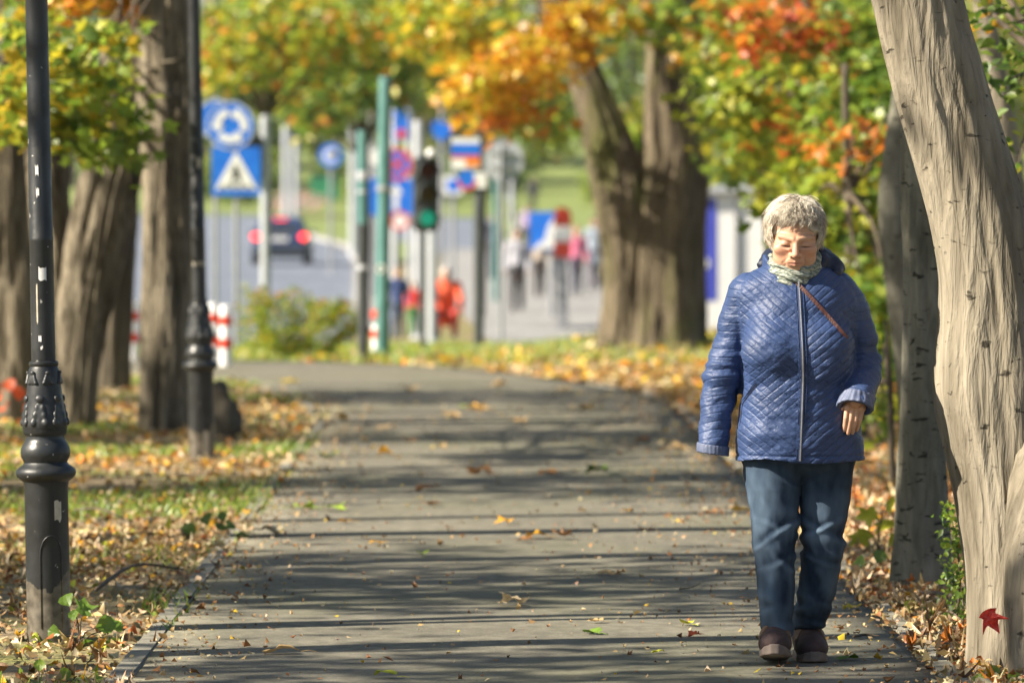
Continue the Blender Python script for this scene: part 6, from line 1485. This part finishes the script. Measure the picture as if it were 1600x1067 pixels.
plant('green leafy seedling at the foot of the near lamp post', 125, 985, 21.2, [(-18, 62, 34, -30), (5, 50, 40, 20), (25, 30, 38, 70), (-30, 20, 30, -70), (40, 8, 34, 110), (8, 14, 30, 160), (-10, 40, 26, -10), (50, 25, 24, 60), (-42, 5, 24, -100), (20, 4, 28, 130)], 'green')
plant('small green plant at the kerb by the lamp verge', 338, 840, 27.8, [(-30, 14, 34, -60), (-14, 28, 28, -20), (4, 18, 26, 20), (18, 24, 24, 40), (28, 8, 26, 80), (8, 34, 20, 5), (-6, 8, 24, 150)], 'green')
plant('low pale green weeds in the picture corner left of the path', 60, 1062, 19.3, [(-30, 20, 26, -60), (0, 26, 24, 0), (30, 18, 28, 60), (60, 10, 24, 80), (-60, 14, 26, -40), (90, 16, 22, 40)], 'lgreen')
plant('yellowing maple sapling leaning by the grey trunk', 1372, 850, 26.6, [(-18, 46, 44, -150), (8, 62, 48, 160), (14, 90, 44, 120), (-2, 74, 40, -120), (20, 40, 36, 150)], 'ygreen', name='sapling')
plant('green leaves sprouting from brown litter left of the grey trunk', 1365, 890, 25.0, [(-14, 20, 34, -50), (6, 26, 30, 20), (20, 10, 34, 80), (-26, 6, 28, -100), (0, 4, 30, 170)], 'green')
plant('green shoots under the leaning trunk at the lower edge', 1556, 1066, 19.2, [(-20, 14, 28, -40), (0, 22, 26, 10), (18, 14, 28, 50), (34, 8, 24, 70), (-36, 6, 24, -80)], 'lgreen')
# climbing greenery between the two right trunks
rng = np.random.default_rng(19); b = at(1492, 960, 22.2); b[2] = float(tz(b[0], 22.2)); iv = empty('ivy', b, label='narrow column of small green leaves between grey and pale trunks', cat='plant')
P, R = smooth_path([(0, 0, -.02), (.02, .0, .2), (-.01, .01, .42)], [.006, .005, .002], 8); v, f = tube_np(P, R, 5); mesh_obj('stem', v, f, M['twig'], iv)
n = 420; pos = np.stack([rng.normal(.0, .032, n), rng.normal(0, .05, n), rng.uniform(.0, .48, n)], -1); v, f, c = leaf_arrays(rng, pos, rng.uniform(.018, .036, n), palette(rng, n, [('green', 4), ('lgreen', 4), ('dgreen', 1)]), OVAL, .1, .3); mesh_obj('foliage', v, f, LEAF, iv, False, c, kind='stuff')
# red leaf caught on the leaning trunk; red plant by the far-left trunk
p = at(1548, 966, 19.45); V_, F_ = subdiv(subdiv(MAPLE)); v = V_.copy(); v[:, 1] -= .4; v[:, 2] += 1.3 * v[:, 0] ** 2 + .35 * v[:, 1] ** 2 + .16 * fbm(v * 3.5 + 7, 2, 3); v = (v * .095) @ np.array(Matrix.Rotation(2.6, 3, 'Y') @ Matrix.Rotation(1.3, 3, 'X')).T
mesh_obj('fallen_leaf', v, [tuple(q) for q in F_], LEAF, None, False, np.tile(np.array([.75, .07, .05]), (len(v), 1)), p, label='bright red leaf caught against the leaning pale trunk', cat='leaf')
plant('reddish sprig at the foot of the trunk on the picture edge', 22, 655, 42.5, [(-14, 30, 30, -40), (6, 44, 34, 10), (-4, 60, 30, -20), (14, 26, 30, 60), (-20, 46, 28, -60), (2, 16, 28, 150)], 'red')
print('TRIS', sum(len(o.data.loop_triangles) or sum(len(p.vertices) - 2 for p in o.data.polygons) for o in bpy.data.objects if o.type == 'MESH' and len(o.data.polygons) < 10 ** 7))
# ------------------------------------------------------------------ hazy autumn air
hm = bpy.data.materials.new('haze'); hm.use_nodes = True; t = hm.node_tree; t.nodes.remove(t.nodes['Principled BSDF'])
pvn = t.nodes.new('ShaderNodeVolumePrincipled'); pvn.inputs['Color'].default_value = (.92, .95, 1, 1); pvn.inputs['Density'].default_value = .00012; pvn.inputs['Anisotropy'].default_value = .3
t.links.new(pvn.outputs[0], t.nodes['Material Output'].inputs['Volume'])
MB().box((0, 240, 19), (500, 560, 42)).build('haze', hm, kind='stuff', label='thin pale haze in the air')
